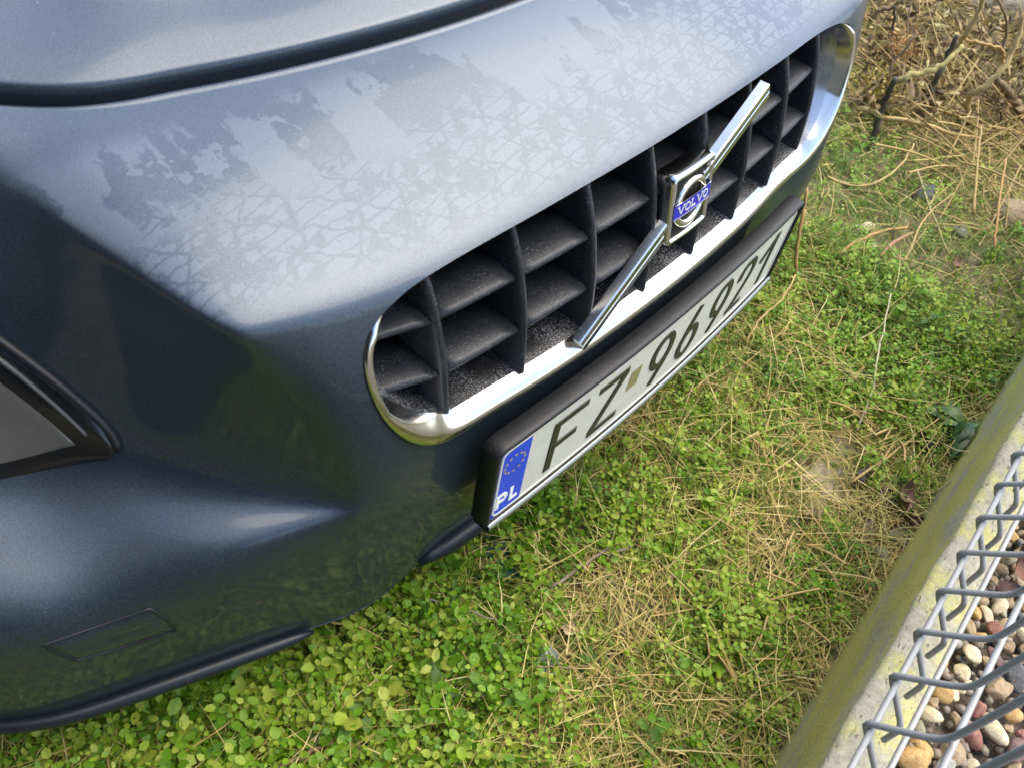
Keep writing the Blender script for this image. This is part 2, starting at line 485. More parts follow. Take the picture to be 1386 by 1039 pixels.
# ------------------------------------------------------------------ grille
sp = .0817
def vane_profile(x):
    a = abs(x)
    top_z = lip_z(x) + .004
    b = .0275 + .235 * x * x
    zz = np.array([.094, .100, .125, .155, .185, .205, .222, top_z])
    yy = b + np.array([.000, .0005, .003, .007, .014, .020, .027, .037])
    return zz, yy
def make_vane(x):
    zz, yy = vane_profile(x); fp = spline(np.stack([yy, zz], 1), 4)
    secs = []
    for (y, z) in fp:
        secs.append([(x - 0.0035, y + .070, z), (x - 0.0035, y + .012, z), (x - 0.0030, y + .004, z), (x - .0016, y + .0005, z), (x + .0016, y + .0005, z), (x + 0.0030, y + .004, z), (x + 0.0035, y + .012, z), (x + 0.0035, y + .070, z)])
    A = np.array(secs); n, m = A.shape[:2]
    A[0, :, 2] += .0006
    f = grid_faces(n, m); f.append(tuple(range(m)))
    return A.reshape(-1, 3), f
for i in range(8):
    part('grille_vane', *make_vane((i - 3.5) * sp), VANE)
def out_x(z, side):
    """inner wall of the surround at height z"""
    q = hl[(np.abs(hl[:, 1] - z) < .004) & (hl[:, 0] < -.25)]
    return side * (-(q[:, 0].mean()) - .010)
def make_slat(x0, x1, z, dy0=0.0, dy1=0.0, depth=.062):
    secs = []
    for t in np.linspace(0, 1, 6):
        x = x0 + (x1 - x0) * t
        zz, yy = vane_profile(x); y = np.interp(z, zz, yy) + .0035 + dy0 * (1 - t) + dy1 * t
        secs.append([(x, y + depth, z + .004), (x, y + .014, z + .0005), (x, y + .004, z - .0005), (x, y + .0008, z - .0018), (x, y, z - .004), (x, y + .0008, z - .0062), (x, y + .003, z - .0072), (x, y + depth, z - .003)])
    A = np.array(secs); n, m = A.shape[:2]
    return A.reshape(-1, 3), grid_faces(n, m, True) + [tuple(range(m))[::-1], tuple((n - 1) * m + j for j in range(m))]
for zs in (.197, .147):
    for i in range(-1, 8):
        xa = (i - 3.5) * sp + .0042 if i >= 0 else out_x(zs, -1)
        xb = (i - 2.5) * sp - .0042 if i < 7 else out_x(zs, 1)
        part('grille_slat', *make_slat(xa, xb, zs, .012 if i < 0 else 0, .012 if i == 7 else 0), VANE)

# diagonal bar
def ribbon_bar(path, prof):
    """path (k,3) with lateral vector in x/z plane; prof list of (across, out)"""
    Pp = np.asarray(path, float); T = np.gradient(Pp, axis=0); T /= np.linalg.norm(T, axis=1)[:, None]
    Vv = []
    for p, t in zip(Pp, T):
        side = np.cross(t, [0, -1.0, 0]); side /= np.linalg.norm(side); outv = np.cross(side, t)
        if outv[1] > 0: outv = -outv
        for a, h in prof: Vv.append(p + side * a + outv * h)
    m_ = len(prof); k_ = len(Pp)
    return np.array(Vv), grid_faces(k_, m_, True) + [tuple(range(m_))[::-1], tuple((k_ - 1) * m_ + j for j in range(m_))]
def bar_pt(t): return (-.137 + .241 * t, .0235 + .017 * t, .0945 + .149 * t)
bar_prof = [(-.0110, -.009), (-.0110, -.001), (-.0100, .0004), (-.0040, .0008), (-.0028, .0000), (-.0008, .0000), (.0004, .0008), (.0100, .0004), (.0110, -.001), (.0110, -.009)]
for ta, tb in ((-.012, .478), (.66, 1.02)):
    bar_path = np.array([bar_pt(ta + (tb - ta) * i / 9) for i in range(10)])
    bar = part('diagonal_bar', *ribbon_bar(bar_path, bar_prof), CHROME, smooth=False)
    part('bar_groove', *ribbon_bar(bar_path, [(-.0027, .0004), (-.0009, .0004), (-.0009, .0001), (-.0027, .0001)]), SEAL, bar, smooth=False)

# ------------------------------------------------------------------ flat stroke lettering
def ribbon(path, w, h, place):
    """raised flat stroke along a 2-D path; place(a, b, out) -> 3-D"""
    Pp = np.asarray(path, float); n = len(Pp)
    T = np.gradient(Pp, axis=0) if n > 2 else np.repeat((Pp[1:] - Pp[:1]), 2, 0)
    T /= np.linalg.norm(T, axis=1)[:, None]; N = np.stack([-T[:, 1], T[:, 0]], 1)
    Vv = []
    for p, q in zip(Pp, N):
        for sgn, o in ((-1, 0), (-.92, h), (.92, h), (1, 0)):
            a = p + q * sgn * w / 2; Vv.append(place(a[0], a[1], o))
    return np.array(Vv), grid_faces(n, 4) + [(0, 1, 2, 3), tuple((n - 1) * 4 + j for j in (3, 2, 1, 0))]
def arc(cx, cy, rx, ry, a0, a1, n=16):
    t = np.radians(np.linspace(a0, a1, n)); return np.stack([cx + rx * np.cos(t), cy + ry * np.sin(t)], 1)
def line(*p): return resample(np.array(p, float), 8)
# glyphs in a unit box (0..1, 0..1), stroke centred
GLYPH = {
 'F': [[(.10, 0), (.10, .94)], [(.02, .94), (1, .94)], [(.10, .50), (.80, .50)]],
 'Z': [[(0, .94), (.98, .94)], [(.92, .92), (.08, .08)], [(.02, .06), (1, .06)]],
 '1': [[(.78, 0), (.78, 1)], [(.78, .95), (.05, .62)]],
 'P': [[(.12, 0), (.12, 1)]], 'L': [[(.12, 0), (.12, 1)], [(.02, .07), (.9, .07)]],
 'V': [[(.05, 1), (.5, .02)], [(.95, 1), (.5, .02)]],
}
def glyph_paths(ch):
    out = [resample(np.array(p, float), 2 if len(p) == 2 else 10) for p in GLYPH.get(ch, [])]
    if ch == '9':
        out.append(arc(.5, .66, .44, .29, 0, 360, 36)); out.append(spline([(.93, .62), (.86, .45), (.62, .20), (.40, 0)], 5))
    if ch == '6':
        out.append(arc(.5, .33, .44, .28, 0, 360, 36)); out.append(spline([(.07, .36), (.14, .52), (.38, .80), (.60, 1)], 5))
    if ch == '2':
        out.append(spline([(.06, .68), (.10, .84), (.30, .945), (.52, .95), (.78, .90), (.92, .74), (.86, .58), (.62, .36), (.34, .16), (.14, .05)], 4))
        out.append(np.array([(.02, .055), (1, .055)]))
    if ch == 'P': out.append(np.vstack([[(.12, .94)], arc(.55, .70, .34, .24, 90, -90, 14), [(.12, .46)]]))
    if ch == 'O': out.append(arc(.5, .5, .42, .46, 0, 360, 30))
    return out
def glyph(ch, x0, x1, z0, z1, w, h, place):
    ps = []
    for k_, p in enumerate(glyph_paths(ch)):
        q = np.stack([x0 + p[:, 0] * (x1 - x0), z0 + p[:, 1] * (z1 - z0)], 1)
        ps.append(ribbon(q, w, h + .00006 * k_, place))
    return join(ps)

# ------------------------------------------------------------------ number plate
KB = .1367
PLATE_W = simple('cream_reflective_plate', (.60, .575, .49), .4, coat=.15)
PLATE_INK = simple('black_plate_ink', (.022, .022, .014), .42)
EU_BLUE = simple('blue_plate_band', (.008, .06, .55), .35)
EU_STAR = simple('gold_star_print', (.62, .42, .10), .4)
WHITE = simple('white_print', (.80, .80, .78), .4)
HOLO = simple('hologram_foil', (.55, .50, .30), .25, .7)
GREY_STRIP = simple('glossy_grey_strip', (.30, .30, .27), .16, .75, dirt=.3)
def pl(a, b, o): return (a, KB * a * a - .0015 - o, b)
def sheet(x0, x1, z0, z1, o, n=24):
    Vv = [pl(x0 + (x1 - x0) * i / n, z, o) for z in (z0, z1) for i in range(n + 1)]
    return np.array(Vv), grid_faces(2, n + 1)
def rrect(hw, hh, r, n=6):
    pts = []
    for cx, cz, a in ((hw - r, hh - r, 0), (-hw + r, hh - r, 90), (-hw + r, -hh + r, 180), (hw - r, -hh + r, 270)):
        pts += list(arc(cx, cz, r, r, a, a + 90, n))
    return np.array(pts)
def fine_loop(o, step=.012):
    o = np.vstack([o, o[:1]]); out = []
    for p, q in zip(o[:-1], o[1:]):
        k_ = max(1, int(np.linalg.norm(q - p) / step)); out += [p + (q - p) * i / k_ for i in range(k_)]
    return np.array(out)
def swept_ring(base, secs, yoff):
    """base outline (n,2) in x,z ; secs: list of (outward, y)"""
    T = np.roll(base, -1, 0) - np.roll(base, 1, 0); T /= np.linalg.norm(T, axis=1)[:, None]
    N = np.stack([T[:, 1], -T[:, 0]], 1)
    if ((base * N).sum(1)).mean() < 0: N = -N
    A = np.array([[(p[0] + q[0] * o, yoff(p[0]) + y, p[1] + q[1] * o) for o, y in secs] for p, q in zip(base, N)])
    return ringmesh(A)
loop = fine_loop(rrect(.2590, .0590, .006))
part('plate_frame', *swept_ring(loop, [(-.001, -.0005), (.0, -.0034), (.0010, -.0044), (.0042, -.0050), (.0056, -.0045), (.0064, -.0030), (.0067, .000), (.0068, .0145), (.003, .0155)], lambda x: KB * x * x), BLACK)
plate = part('number_plate', *sheet(-.2605, .2605, -.057, .0605, 0, 40), PLATE_W)
part('plate_edge', *swept_ring(fine_loop(rrect(.2545, .0535, .008)), [(-.0016, -.0016), (-.0010, -.0026), (.0010, -.0026), (.0016, -.0016)], lambda x: KB * x * x), PLATE_W, plate)
part('euro_band', *sheet(-.2565, -.2185, -.0555, .0555, .0005, 4), EU_BLUE, plate)
Vv = []
star0 = None
for k_ in range(12):
    a = math.radians(30 * k_); cx, cz = -.2375 + .0125 * math.cos(a), .0265 + .0125 * math.sin(a)
    pts = [pl(cx, cz, .0010)] + [pl(cx + (.0024 if j % 2 == 0 else .0010) * math.sin(j * math.pi / 5), cz + (.0024 if j % 2 == 0 else .0010) * math.cos(j * math.pi / 5), .0010) for j in range(10)]
    part('star', pts, [(0, 1 + j, 1 + (j + 1) % 10) for j in range(10)], EU_STAR, plate, smooth=False)
part('country_letter', *glyph('P', -.2520, -.2390, -.0420, -.0190, .0045, .0010, pl), WHITE, plate, smooth=False)
part('country_letter', *glyph('L', -.2345, -.2230, -.0420, -.0190, .0045, .0010, pl), WHITE, plate, smooth=False)
for ch, x0, x1 in [('F', -.188, -.140), ('Z', -.124, -.078), ('9', -.032, .0035), ('6', .0265, .060), ('9', .0845, .118), ('2', .1365, .172), ('1', .189, .226)]:
    part('plate_character', *glyph(ch, x0, x1, -.0405, .0405, .0098, .0010, pl), PLATE_INK, plate, smooth=False)
part('hologram_sticker', *sheet(-.0695, -.0515, -.009, .0215, .0004, 3), HOLO, plate)
# shiny strip along the lower edge of the frame
n = 40; A = []
for i in range(n + 1):
    x = -.262 + .524 * i / n; y = KB * x * x
    A.append([(x, y - .0045, -.0568), (x, y - .0072, -.0580), (x, y - .0076, -.0630), (x, y - .0050, -.0690), (x, y + .020, -.0700)])
A = np.array(A); part('frame_strip', A.reshape(-1, 3), grid_faces(n + 1, 5), GREY_STRIP)

# ------------------------------------------------------------------ emblem
EM_C = np.array([0, .0302, .1822]); EM_V = np.array([0, .0125, .0685]); EM_V /= np.linalg.norm(EM_V)
EM_N = np.array([0, -EM_V[2], EM_V[1]])
def em(a, b, o):
    return EM_C + np.array([a, 0, 0]) + EM_V * b + EM_N * (o - 1.4 * a * a)
EMB_DARK = simple('dark_emblem_glass', (.012, .011, .010), .45, spec=.15)
EMB_BLUE = simple('blue_emblem_enamel', (.014, .016, .36), .4, coat=.1)
EMB_CHROME = simple('badge_chrome', (.70, .70, .68), .14, 1.0)
PALE_SILVER = simple('pale_silver_print', (.50, .50, .52), .4)
SILVER = simple('silver_emblem_metal', (.75, .74, .70), .18, 1.0)
lp = fine_loop(rrect(.0325, .0350, .006), .004)
def em_ring(base, secs):
    T = np.roll(base, -1, 0) - np.roll(base, 1, 0); T /= np.linalg.norm(T, axis=1)[:, None]
    N = np.stack([T[:, 1], -T[:, 0]], 1)
    if ((base * N).sum(1)).mean() < 0: N = -N
    return ringmesh(np.array([[em(p[0] + q[0] * o, p[1] + q[1] * o, h) for o, h in secs] for p, q in zip(base, N)]))
emblem = part('emblem', *em_ring(lp, [(-.0050, -.0020), (-.0046, -.0005), (-.0035, .0008), (-.0012, .0010), (.0, -.0002), (.0006, -.0022), (.0008, -.014), (-.001, -.022)]), EMB_CHROME)
Vv = [em(a, b, -.0018) for b in np.linspace(-.031, .031, 5) for a in np.linspace(-.0285, .0285, 9)]
part('emblem_face', np.array(Vv), grid_faces(5, 9), EMB_DARK, emblem)
cir = arc(0, -.001, .0215, .0215, 0, 360, 49)[:-1]
part('iron_ring', *em_ring(cir, [(-.0035, -.0017), (-.0028, .0002), (.0, .0012), (.0028, .0002), (.0035, -.0017)]), SILVER, emblem)
ar = [(.0150, .0150), (.0235, .0240)]
v1, f1_ = ribbon(np.array(ar), .0045, .0012, lambda a, b, o: em(a, b, o - .0017))
v2, f2_ = np.array([em(.0170, .0285, -.0003), em(.0275, .0290, -.0003), em(.0270, .0180, -.0003), em(.0240, .0240, .0006)]), [(0, 1, 3), (1, 2, 3), (2, 0, 3)]
part('ring_arrow', *join([(v1, f1_), (v2, f2_)]), SILVER, emblem, smooth=False)
bz0, bz1 = -.0082, .0072
Vv = [em(a, b, .0016) for b in (bz0, bz1) for a in np.linspace(-.0290, .0290, 9)]
part('name_band', np.array(Vv), grid_faces(2, 9), EMB_BLUE, emblem)
part('band_edge', *join([ribbon(line((-.0290, z_), (.0290, z_)), .0007, .0004, lambda a, b, o: em(a, b, .0016 + o)) for z_ in (bz0, bz1)]), SILVER, emblem, smooth=False)
lx = -.0235
for ch, wdt in zip('VOLVO', (.0088, .0084, .0076, .0088, .0084)):
    place = lambda a, b, o: em(a, b, .0017 + o)
    bits = [glyph(ch, lx, lx + wdt, -.0044, .0036, .0016, .0004, place)]
    if ch == 'V': bits += [ribbon(np.array([(lx + c - .0016, .0036), (lx + c + .0016, .0036)]), .0009, .0004, place) for c in (.0005, wdt - .0005)]
    if ch == 'L': bits += [ribbon(np.array([(lx - .0006, z_), (lx + .0028, z_)]), .0009, .0004, place) for z_ in (-.0042, .0036)]
    part('band_letter', *join(bits), PALE_SILVER, emblem, smooth=False); lx += wdt + .0014

# faint moulded lettering on the rubber strip in the shut line
FAINT = simple('grey_rubber_print', (.045, .045, .05), .5)
def gapref(x): return np.array([x, np.interp(x, gx, gy), np.interp(x, gx, gz)])
lx = -.122
for ch in 'VOLVO':
    part('seal_letter', *glyph(ch, lx, lx + .0058, 0, .0052, .0009, .0002, lambda a, b, o: gapref(a) + np.array([0, .0020 + b, -.0150 + .26 * b + o + .0008])), FAINT, seal, smooth=False); lx += .0074
for k_ in range(9):
    x = -.078 + k_ * .0036
    part('seal_bar', *ribbon(np.array([(x, 0), (x, .0062)]), .0018 if k_ % 3 else .0028, .0002, lambda a, b, o: gapref(a) + np.array([0, .0020 + b, -.0150 + .26 * b + o + .0008])), FAINT, seal, smooth=False)

# ------------------------------------------------------------------ headlight, towing-eye cover, lips
LENS_BLACK = simple('smoked_headlight_glass', (.008, .008, .009), .30, coat=.25)
LENS_GREY = simple('grey_headlight_glass', (.075, .073, .066), .35, coat=.35)
def patch(top, bot, nu, lift, edge=None):
    T = resample(spline(top, 6), nu); B = resample(spline(bot, 6), nu); nv_ = 9; Vv = []
    for j in range(nv_):
        t = j / (nv_ - 1)
        for i in range(nu):
            p = T[i] * (1 - t) + B[i] * t
            l = lift
            if edge is not None and (j in (0, nv_ - 1) or i in (0, nu - 1)): l = edge
            Vv.append(hit(p[0], p[1], l))
    return np.array(Vv), grid_faces(nv_, nu)
up_ = [(-110, 394), (-60, 424), (0, 467), (40, 496), (80, 527), (115, 557), (140, 581), (153, 600), (157, 611)]
lo_ = [(-110, 680), (-60, 669), (0, 655), (40, 646), (75, 638), (105, 631), (135, 624), (150, 619), (157, 611.5)]
hv, hf = patch(up_, lo_, 40, .0028, -.0015)
up2 = [(-105, 443), (-60, 472), (0, 513), (35, 539), (62, 560), (85, 580), (104, 598)]
lo2 = [(-105, 651), (-60, 639), (0, 625), (35, 617), (62, 610), (85, 604), (105, 599)]
rv, rf = patch(up2, lo2, 30, .0040, .0030)
for sgn in (1, -1):
    flip = (lambda F_: F_) if sgn == 1 else (lambda F_: [f[::-1] for f in F_])
    def side_pts(P_, lift):
        if sgn == 1: return P_
        out = []
        for q in P_:                                     # the other lamp: mirrored and laid onto its own side of the skin
            co, nr, _i, _d = FULL_BVH.find_nearest(Vector((-q[0], q[1], q[2])))
            if nr.x < 0: nr = -nr
            out.append(tuple(co + nr * lift))
        return np.array(out)
    hl_ = part('headlight', side_pts(hv, .003), flip(hf), LENS_BLACK)
    part('headlight_inner_lens', side_pts(rv, .0045), flip(rf), LENS_GREY, hl_)  # flat grey patch laid just over the black glass
    ed = side_pts(np.array([hit(p[0], p[1], .0008) for p in resample(spline([(u + 4, v - 5) for u, v in up_], 6), 50)]), .001)
    part('headlight_seal', *tube(ed, .0036, 6), SEAL, hl_)
gl = [hit(a_, b_, .0032) for a_, b_ in resample(spline([(-100, 415), (-60, 440), (0, 482), (40, 513), (75, 543), (100, 566), (120, 586)], 6), 40)]
EDGE_GREY = simple('grey_glass_edge', (.055, .056, .055), .3)  # thin grey strip of the lens just below the seal
part('lens_edge', *tube(gl, np.linspace(.0030, .0016, 40), 6), EDGE_GREY, [o for o in car.children if o.name.startswith('headlight')][0])
cu = [(60, 872), (110, 855), (160, 838), (203, 823)]; cl = [(105, 893), (150, 880), (195, 866), (238, 852)]
cover = part('towing_eye_cover', *patch(cu, cl, 16, .0012, -.0008), PAINT)
rim_px = np.vstack([resample(cu, 14), resample([cu[-1], (226, 838), cl[-1]], 8)[1:], resample(cl[::-1], 14)[1:], resample([cl[0], (78, 884), cu[0]], 8)[1:]])
part('cover_seam', *tube([hit(a, b, -.0002) for a, b in rim_px], .0015, 6, False), SEAL, cover)

bot = SURF[:, -1]
kL = 7 * NU
pth = bot[2:kL + 1:3] + np.array([0, -.006, .004])
LIPM = simple('dark_blue_lip_plastic', (.010, .012, .018), .40, spec=.4)
rr_ = np.full(len(pth), .0080); rr_[-3:] = [.0070, .0052, .0022]; rr_[:20] = np.linspace(.0055, .0080, 20)
part('lower_lip', *tube(pth, rr_, 12), LIPM)
m3 = np.array([-1, 1, 1]); part('lower_lip', *tube(pth * m3, rr_, 12), LIPM)
cb = []
for x in np.linspace(-.286, .286, 41):
    cb.append((x, .050 + .22 * x * x, -.190))
cb = np.array(cb); rc = np.full(41, .013); rc[:3] = [.005, .009, .0115]; rc[-3:] = [.0115, .009, .005]
part('centre_lip', *tube(cb, rc, 12), LIPM)

# ------------------------------------------------------------------ dark greenery left of the viewer, unseen, added for the paint to mirror
def leaf_mat(name, stops, trans=.35, rough=.5, dry=None):
    m, nt, b = new_mat(name); t = NT(nt)
    at_ = t.n('ShaderNodeAttribute'); at_.attribute_name = 'vary'
    col = t.ramp(at_.outputs['Fac'], stops)
    pn = t.noise(t.pos(), 120, 2)
    col = t.mix(t.math('MULTIPLY', t.step(pn, .35, .75), .35), col, tuple(.55 * c for c in stops[0][1]))
    nt.links.new(col, b.inputs['Base Color']); b.inputs['Roughness'].default_value = rough
    b.inputs['Specular IOR Level'].default_value = .35
    tr = t.n('ShaderNodeBsdfTranslucent'); nt.links.new(col, tr.inputs[0])
    mx = t.n('ShaderNodeMixShader'); mx.inputs[0].default_value = trans
    nt.links.new(b.outputs[0], mx.inputs[1]); nt.links.new(tr.outputs[0], mx.inputs[2])
    nt.links.new(mx.outputs[0], nt.nodes['Material Output'].inputs[0])
    return m
def unit(a): return a / (np.linalg.norm(a, axis=-1, keepdims=True) + 1e-12)
def leaves(base, axis, nrm, L, W, cup=.15):
    """base (N,3), axis, nrm unit (N,3); returns V (N*7,3), Q (N*3,4)"""
    N = len(base); side = unit(np.cross(nrm, axis)); L = L[:, None]; W = W[:, None]
    b = base; m = base + axis * L * .5 - nrm * W * cup
    tp = base + axis * L - nrm * L * .10
    l1 = base + axis * L * .30 - side * W * .46 + nrm * W * cup * .3; r1 = base + axis * L * .30 + side * W * .46 + nrm * W * cup * .3
    l2 = base + axis * L * .74 - side * W * .40; r2 = base + axis * L * .74 + side * W * .40
    V = np.stack([b, m, tp, l1, r1, l2, r2], 1).reshape(-1, 3)
    i = (np.arange(N) * 7)[:, None]
    Q = np.stack([i + [0, 4, 1, 3], i + [3, 1, 2, 5], i + [1, 4, 6, 2]], 1).reshape(-1, 4)
    return V, Q
ADDED_HEDGE_M = leaf_mat('added_hedge_leaf', [(0, (.010, .018, .010)), (1, (.022, .040, .016))], .1)
N = 9000
hb = np.stack([rng.uniform(-3.0, -1.75, N), rng.uniform(-2.2, 2.2, N), rng.uniform(.05, 2.3, N)], 1)
ax_ = unit(rng.normal(size=(N, 3))); nr_ = unit(np.cross(ax_, rng.normal(size=(N, 3))))
Vh, Qh = leaves(hb, ax_, nr_, rng.uniform(.12, .22, N), rng.uniform(.07, .12, N))
added_hedge = empty('added_hedge', (-2.3, 0, 0))
tag(added_hedge, 'tall dark evergreen screen out of view left of the car, added for paint reflections', 'added_hedge')
o = quadmesh_np('added_foliage', Vh, Qh, ADDED_HEDGE_M, 4, np.repeat(rng.random(N), 3)); o.parent = added_hedge; o.matrix_parent_inverse = Matrix.Translation((2.3, 0, 0))
hv_, hf_ = box(-2.9, -1.95, -2.1, 2.1, 0, 2.15)
o = mesh('added_core', hv_, hf_, simple('added_core_dark', (.010, .012, .008), .9)); o.parent = added_hedge; o.matrix_parent_inverse = Matrix.Translation((2.3, 0, 0))

# ------------------------------------------------------------------ ground
def vnoise(x, y, scale, seed):
    """cheap smooth value noise, -1..1"""
    r = np.random.default_rng(seed).uniform(-1, 1, (64, 64))
    u = x * scale + 31.7; v = y * scale + 17.3
    i = np.floor(u).astype(int); j = np.floor(v).astype(int); a = u - i; b = v - j
    a = a * a * (3 - 2 * a); b = b * b * (3 - 2 * b)
    g = lambda p, q: r[p % 64, q % 64]
    return (g(i, j) * (1 - a) + g(i + 1, j) * a) * (1 - b) + (g(i, j + 1) * (1 - a) + g(i + 1, j + 1) * a) * b
def fbm(x, y, s, seed): return vnoise(x, y, s, seed) * .55 + vnoise(x, y, s * 2.1, seed + 1) * .3 + vnoise(x, y, s * 4.3, seed + 2) * .15
KM = .036
KERB_Y, KERB_W, KERB_TOP = -.3385, .047, Z0 - .08
def ground_z(x, y): return .010 * fbm(x, y, 4, 11) + .006 * fbm(x, y, 19, 21)
ux = np.concatenate([-np.geomspace(60, 1.35, 14), np.arange(-1.3, 2.9, .02), np.geomspace(3.0, 60, 14)])
uy = np.concatenate([np.arange(-.36, 1.6, .02), np.geomspace(1.7, 60, 14)])
uyf = np.concatenate([-np.geomspace(60, .5, 10), [-.42, -.375], uy])
gxx, gyy = np.meshgrid(ux, uyf)
gzz = ground_z(gxx, gyy) * np.clip(1.5 - np.hypot(gxx - .6, gyy - .4) / 3, 0, 1)
m, nt, b = new_mat('soil_moss_and_litter'); t = NT(nt); p = t.pos()
c = t.ramp(t.noise(p, 34, 6, .7), [(.28, (.045, .034, .020)), (.45, (.15, .115, .06)), (.60, (.30, .235, .13)), (.78, (.42, .35, .21))])
gr = t.step(t.noise(p, 9, 5, .65), .45, .62)
c = t.mix(t.math('MULTIPLY', gr, .75), c, t.ramp(t.noise(p, 150, 4, .7), [(.3, (.035, .06, .010)), (.7, (.15, .19, .035))]))
sand = None
for u_, v_, r_ in ((1118, 640, .05), (1142, 596, .035), (1100, 690, .035), (1185, 520, .03)):
    vd = t.n('ShaderNodeVectorMath', _operation='DISTANCE'); t.setin(vd, 0, p); vd.inputs[1].default_value = tuple(gat(u_, v_))
    m_ = t.math('SUBTRACT', 1.0, t.step(t.math('ADD', vd.outputs['Value'], t.math('MULTIPLY', t.noise(p, 60, 4), .03)), r_ * .6, r_ * 1.3))
    sand = m_ if sand is None else t.math('MAXIMUM', sand, m_)
c = t.mix(t.math('MULTIPLY', sand, .85), c, t.ramp(t.noise(p, 400, 3, .8), [(.3, (.30, .23, .14)), (.7, (.56, .47, .33))]))
nt.links.new(c, b.inputs['Base Color']); b.inputs['Roughness'].default_value = .95
nt.links.new(t.bump(t.noise(p, 220, 5, .7), .9, .006), b.inputs['Normal'])
ground = mesh('ground', np.stack([gxx.ravel(), gyy.ravel(), gzz.ravel()], 1), grid_faces(len(uyf), len(ux)), m)
tag(ground, kind='structure')

# ------------------------------------------------------------------ kerb
m, nt, b = new_mat('mossy_concrete'); t = NT(nt); p = t.pos(); x, y, z = t.sep(p)
c = t.ramp(t.noise(p, 160, 5, .7), [(.25, (.18, .16, .115)), (.5, (.30, .275, .20)), (.75, (.39, .36, .27))])
pit = t.step(t.noise(t.mapping(p, scale=(.45, 1, 1)), 210, 2, .5), .64, .72)
c = t.mix(t.math('MULTIPLY', pit, .75), c, (.13, .11, .09))
moss_c = t.ramp(t.noise(p, 420, 4, .75), [(.25, (.22, .21, .03)), (.55, (.50, .46, .06)), (.8, (.62, .58, .15))])
side = t.math('SUBTRACT', 1.0, t.step(z, KERB_TOP - .012, KERB_TOP - .002))
band_ = t.noise(t.mapping(p, scale=(5, 5, 14), rot=(0, rad(24), 0)), 1.6, 5, .65)
moss_side = t.math('MULTIPLY', side, t.step(band_, .33, .55))
edge_ = t.math('MULTIPLY', t.math('SUBTRACT', 1.0, side), t.step(t.noise(p, 15, 5, .7), .46, .62))
moss = t.math('MAXIMUM', t.math('MULTIPLY', moss_side, .9), t.math('MULTIPLY', edge_, .55))
grain = t.step(t.noise(p, 300, 3, .7), .25, .6)
c = t.mix(side, c, t.mix(.35, c, (.40, .38, .28)))
c = t.mix(t.math('MULTIPLY', moss, t.math('ADD', .45, t.math('MULTIPLY', grain, .55))), c, moss_c)
nt.links.new(c, b.inputs['Base Color']); b.inputs['Roughness'].default_value = .93
nt.links.new(t.bump(t.math('SUBTRACT', t.noise(p, 260, 4, .7), pit), .7, .0018), b.inputs['Normal'])
KX = np.arange(-1.25, 1.9, .01)
prof = [(0, -.06), (0, .08), (0, .15), (0, KERB_TOP - .006), (-.0015, KERB_TOP - .0018), (-.006, KERB_TOP), (-.022, KERB_TOP + .0005), (-KERB_W + .005, KERB_TOP), (-KERB_W + .001, KERB_TOP - .002), (-KERB_W, KERB_TOP - .008), (-KERB_W, -.06)]
A = []
for i, x_ in enumerate(KX):
    wob = .0022 * vnoise(np.array(x_), np.array(.3), 22, 5) + .0012 * vnoise(np.array(x_), np.array(.7), 70, 6)
    A.append([(x_, KERB_Y + KM * x_ + a + (wob if j in (3, 4, 5) else 0), z_ + (wob * .6 if 3 <= j <= 7 else 0)) for j, (a, z_) in enumerate(prof)])
A = np.array(A); f = grid_faces(len(KX), len(prof)); f += [tuple(range(len(prof)))[::-1], tuple((len(KX) - 1) * len(prof) + j for j in range(len(prof)))]
kerb = mesh('concrete_kerb', A.reshape(-1, 3), f, m)
tag(kerb, 'pale concrete kerb plank with mossy green side under the wire fence', 'kerb')

# ------------------------------------------------------------------ wire fence
ZINC = simple('galvanised_wire', (.30, .298, .285), .55, .15, dirt=.35, dirt_col=(.30, .31, .30), dscale=300, bump=.25, bscale=900)
fence = empty('wire_fence', (0, -.374, KERB_TOP - .02))
tag(fence, 'grey galvanised welded wire fence panel with a folded rib over the kerb', 'fence')
FI = Matrix.Translation((0, .374, -(KERB_TOP - .02)))
def fpart(name, V, Fc, mat):
    o = mesh(name, V, Fc, mat); o.parent = fence; o.matrix_parent_inverse = FI; return o
zA, zB, zC = Z0 + .020, Z0 - .030, Z0 + .072
FX0, FX1 = -1.01, 1.44
def hwire(y0, z0): return tube([(x_, y0 + KM * x_, z0) for x_ in np.linspace(FX0 - .02, FX1 + .02, 8)], .0026, 10)
for y0, z0 in ((-.3715, zB), (-.3355, zA), (-.3725, zC), (-.374, zC + .2), (-.374, zC + .4), (-.374, zC + .6), (-.374, zC + .7), (-.335, zC + .75), (-.374, zC + .8)):
    fpart('horizontal_wire', *hwire(y0, z0), ZINC)
o_ = .0054
key = [(-.3715 + o_, zB - .034), (-.3715 + o_, zB - .006), (-.369 + o_, zB + .002), (-.339 + o_, zA - .006), (-.3345 + o_, zA - .0015), (-.3345 + o_, zA + .0015), (-.339 + o_, zA + .006), (-.371 + o_, zC - .006), (-.374 + o_, zC + .004), (-.374 + o_, zC + .10), (-.374 + o_, zC + .7), (-.335 + o_, zC + .75), (-.374 + o_, zC + .8), (-.374 + o_, zC + .83)]
pth = []
kk = np.array(key)
for a_, b_ in zip(kk[:-1], kk[1:]):
    n_ = max(1, min(6, int(np.linalg.norm(b_ - a_) / .004))); pth += [a_ + (b_ - a_) * i / n_ for i in range(n_)]
pth.append(kk[-1]); pth = np.array(pth)
for _ in range(2): pth[1:-1] = .25 * pth[:-2] + .5 * pth[1:-1] + .25 * pth[2:]
wv, wf = tube([(0, a_, b_) for a_, b_ in pth], .0027, 9)
w0 = None
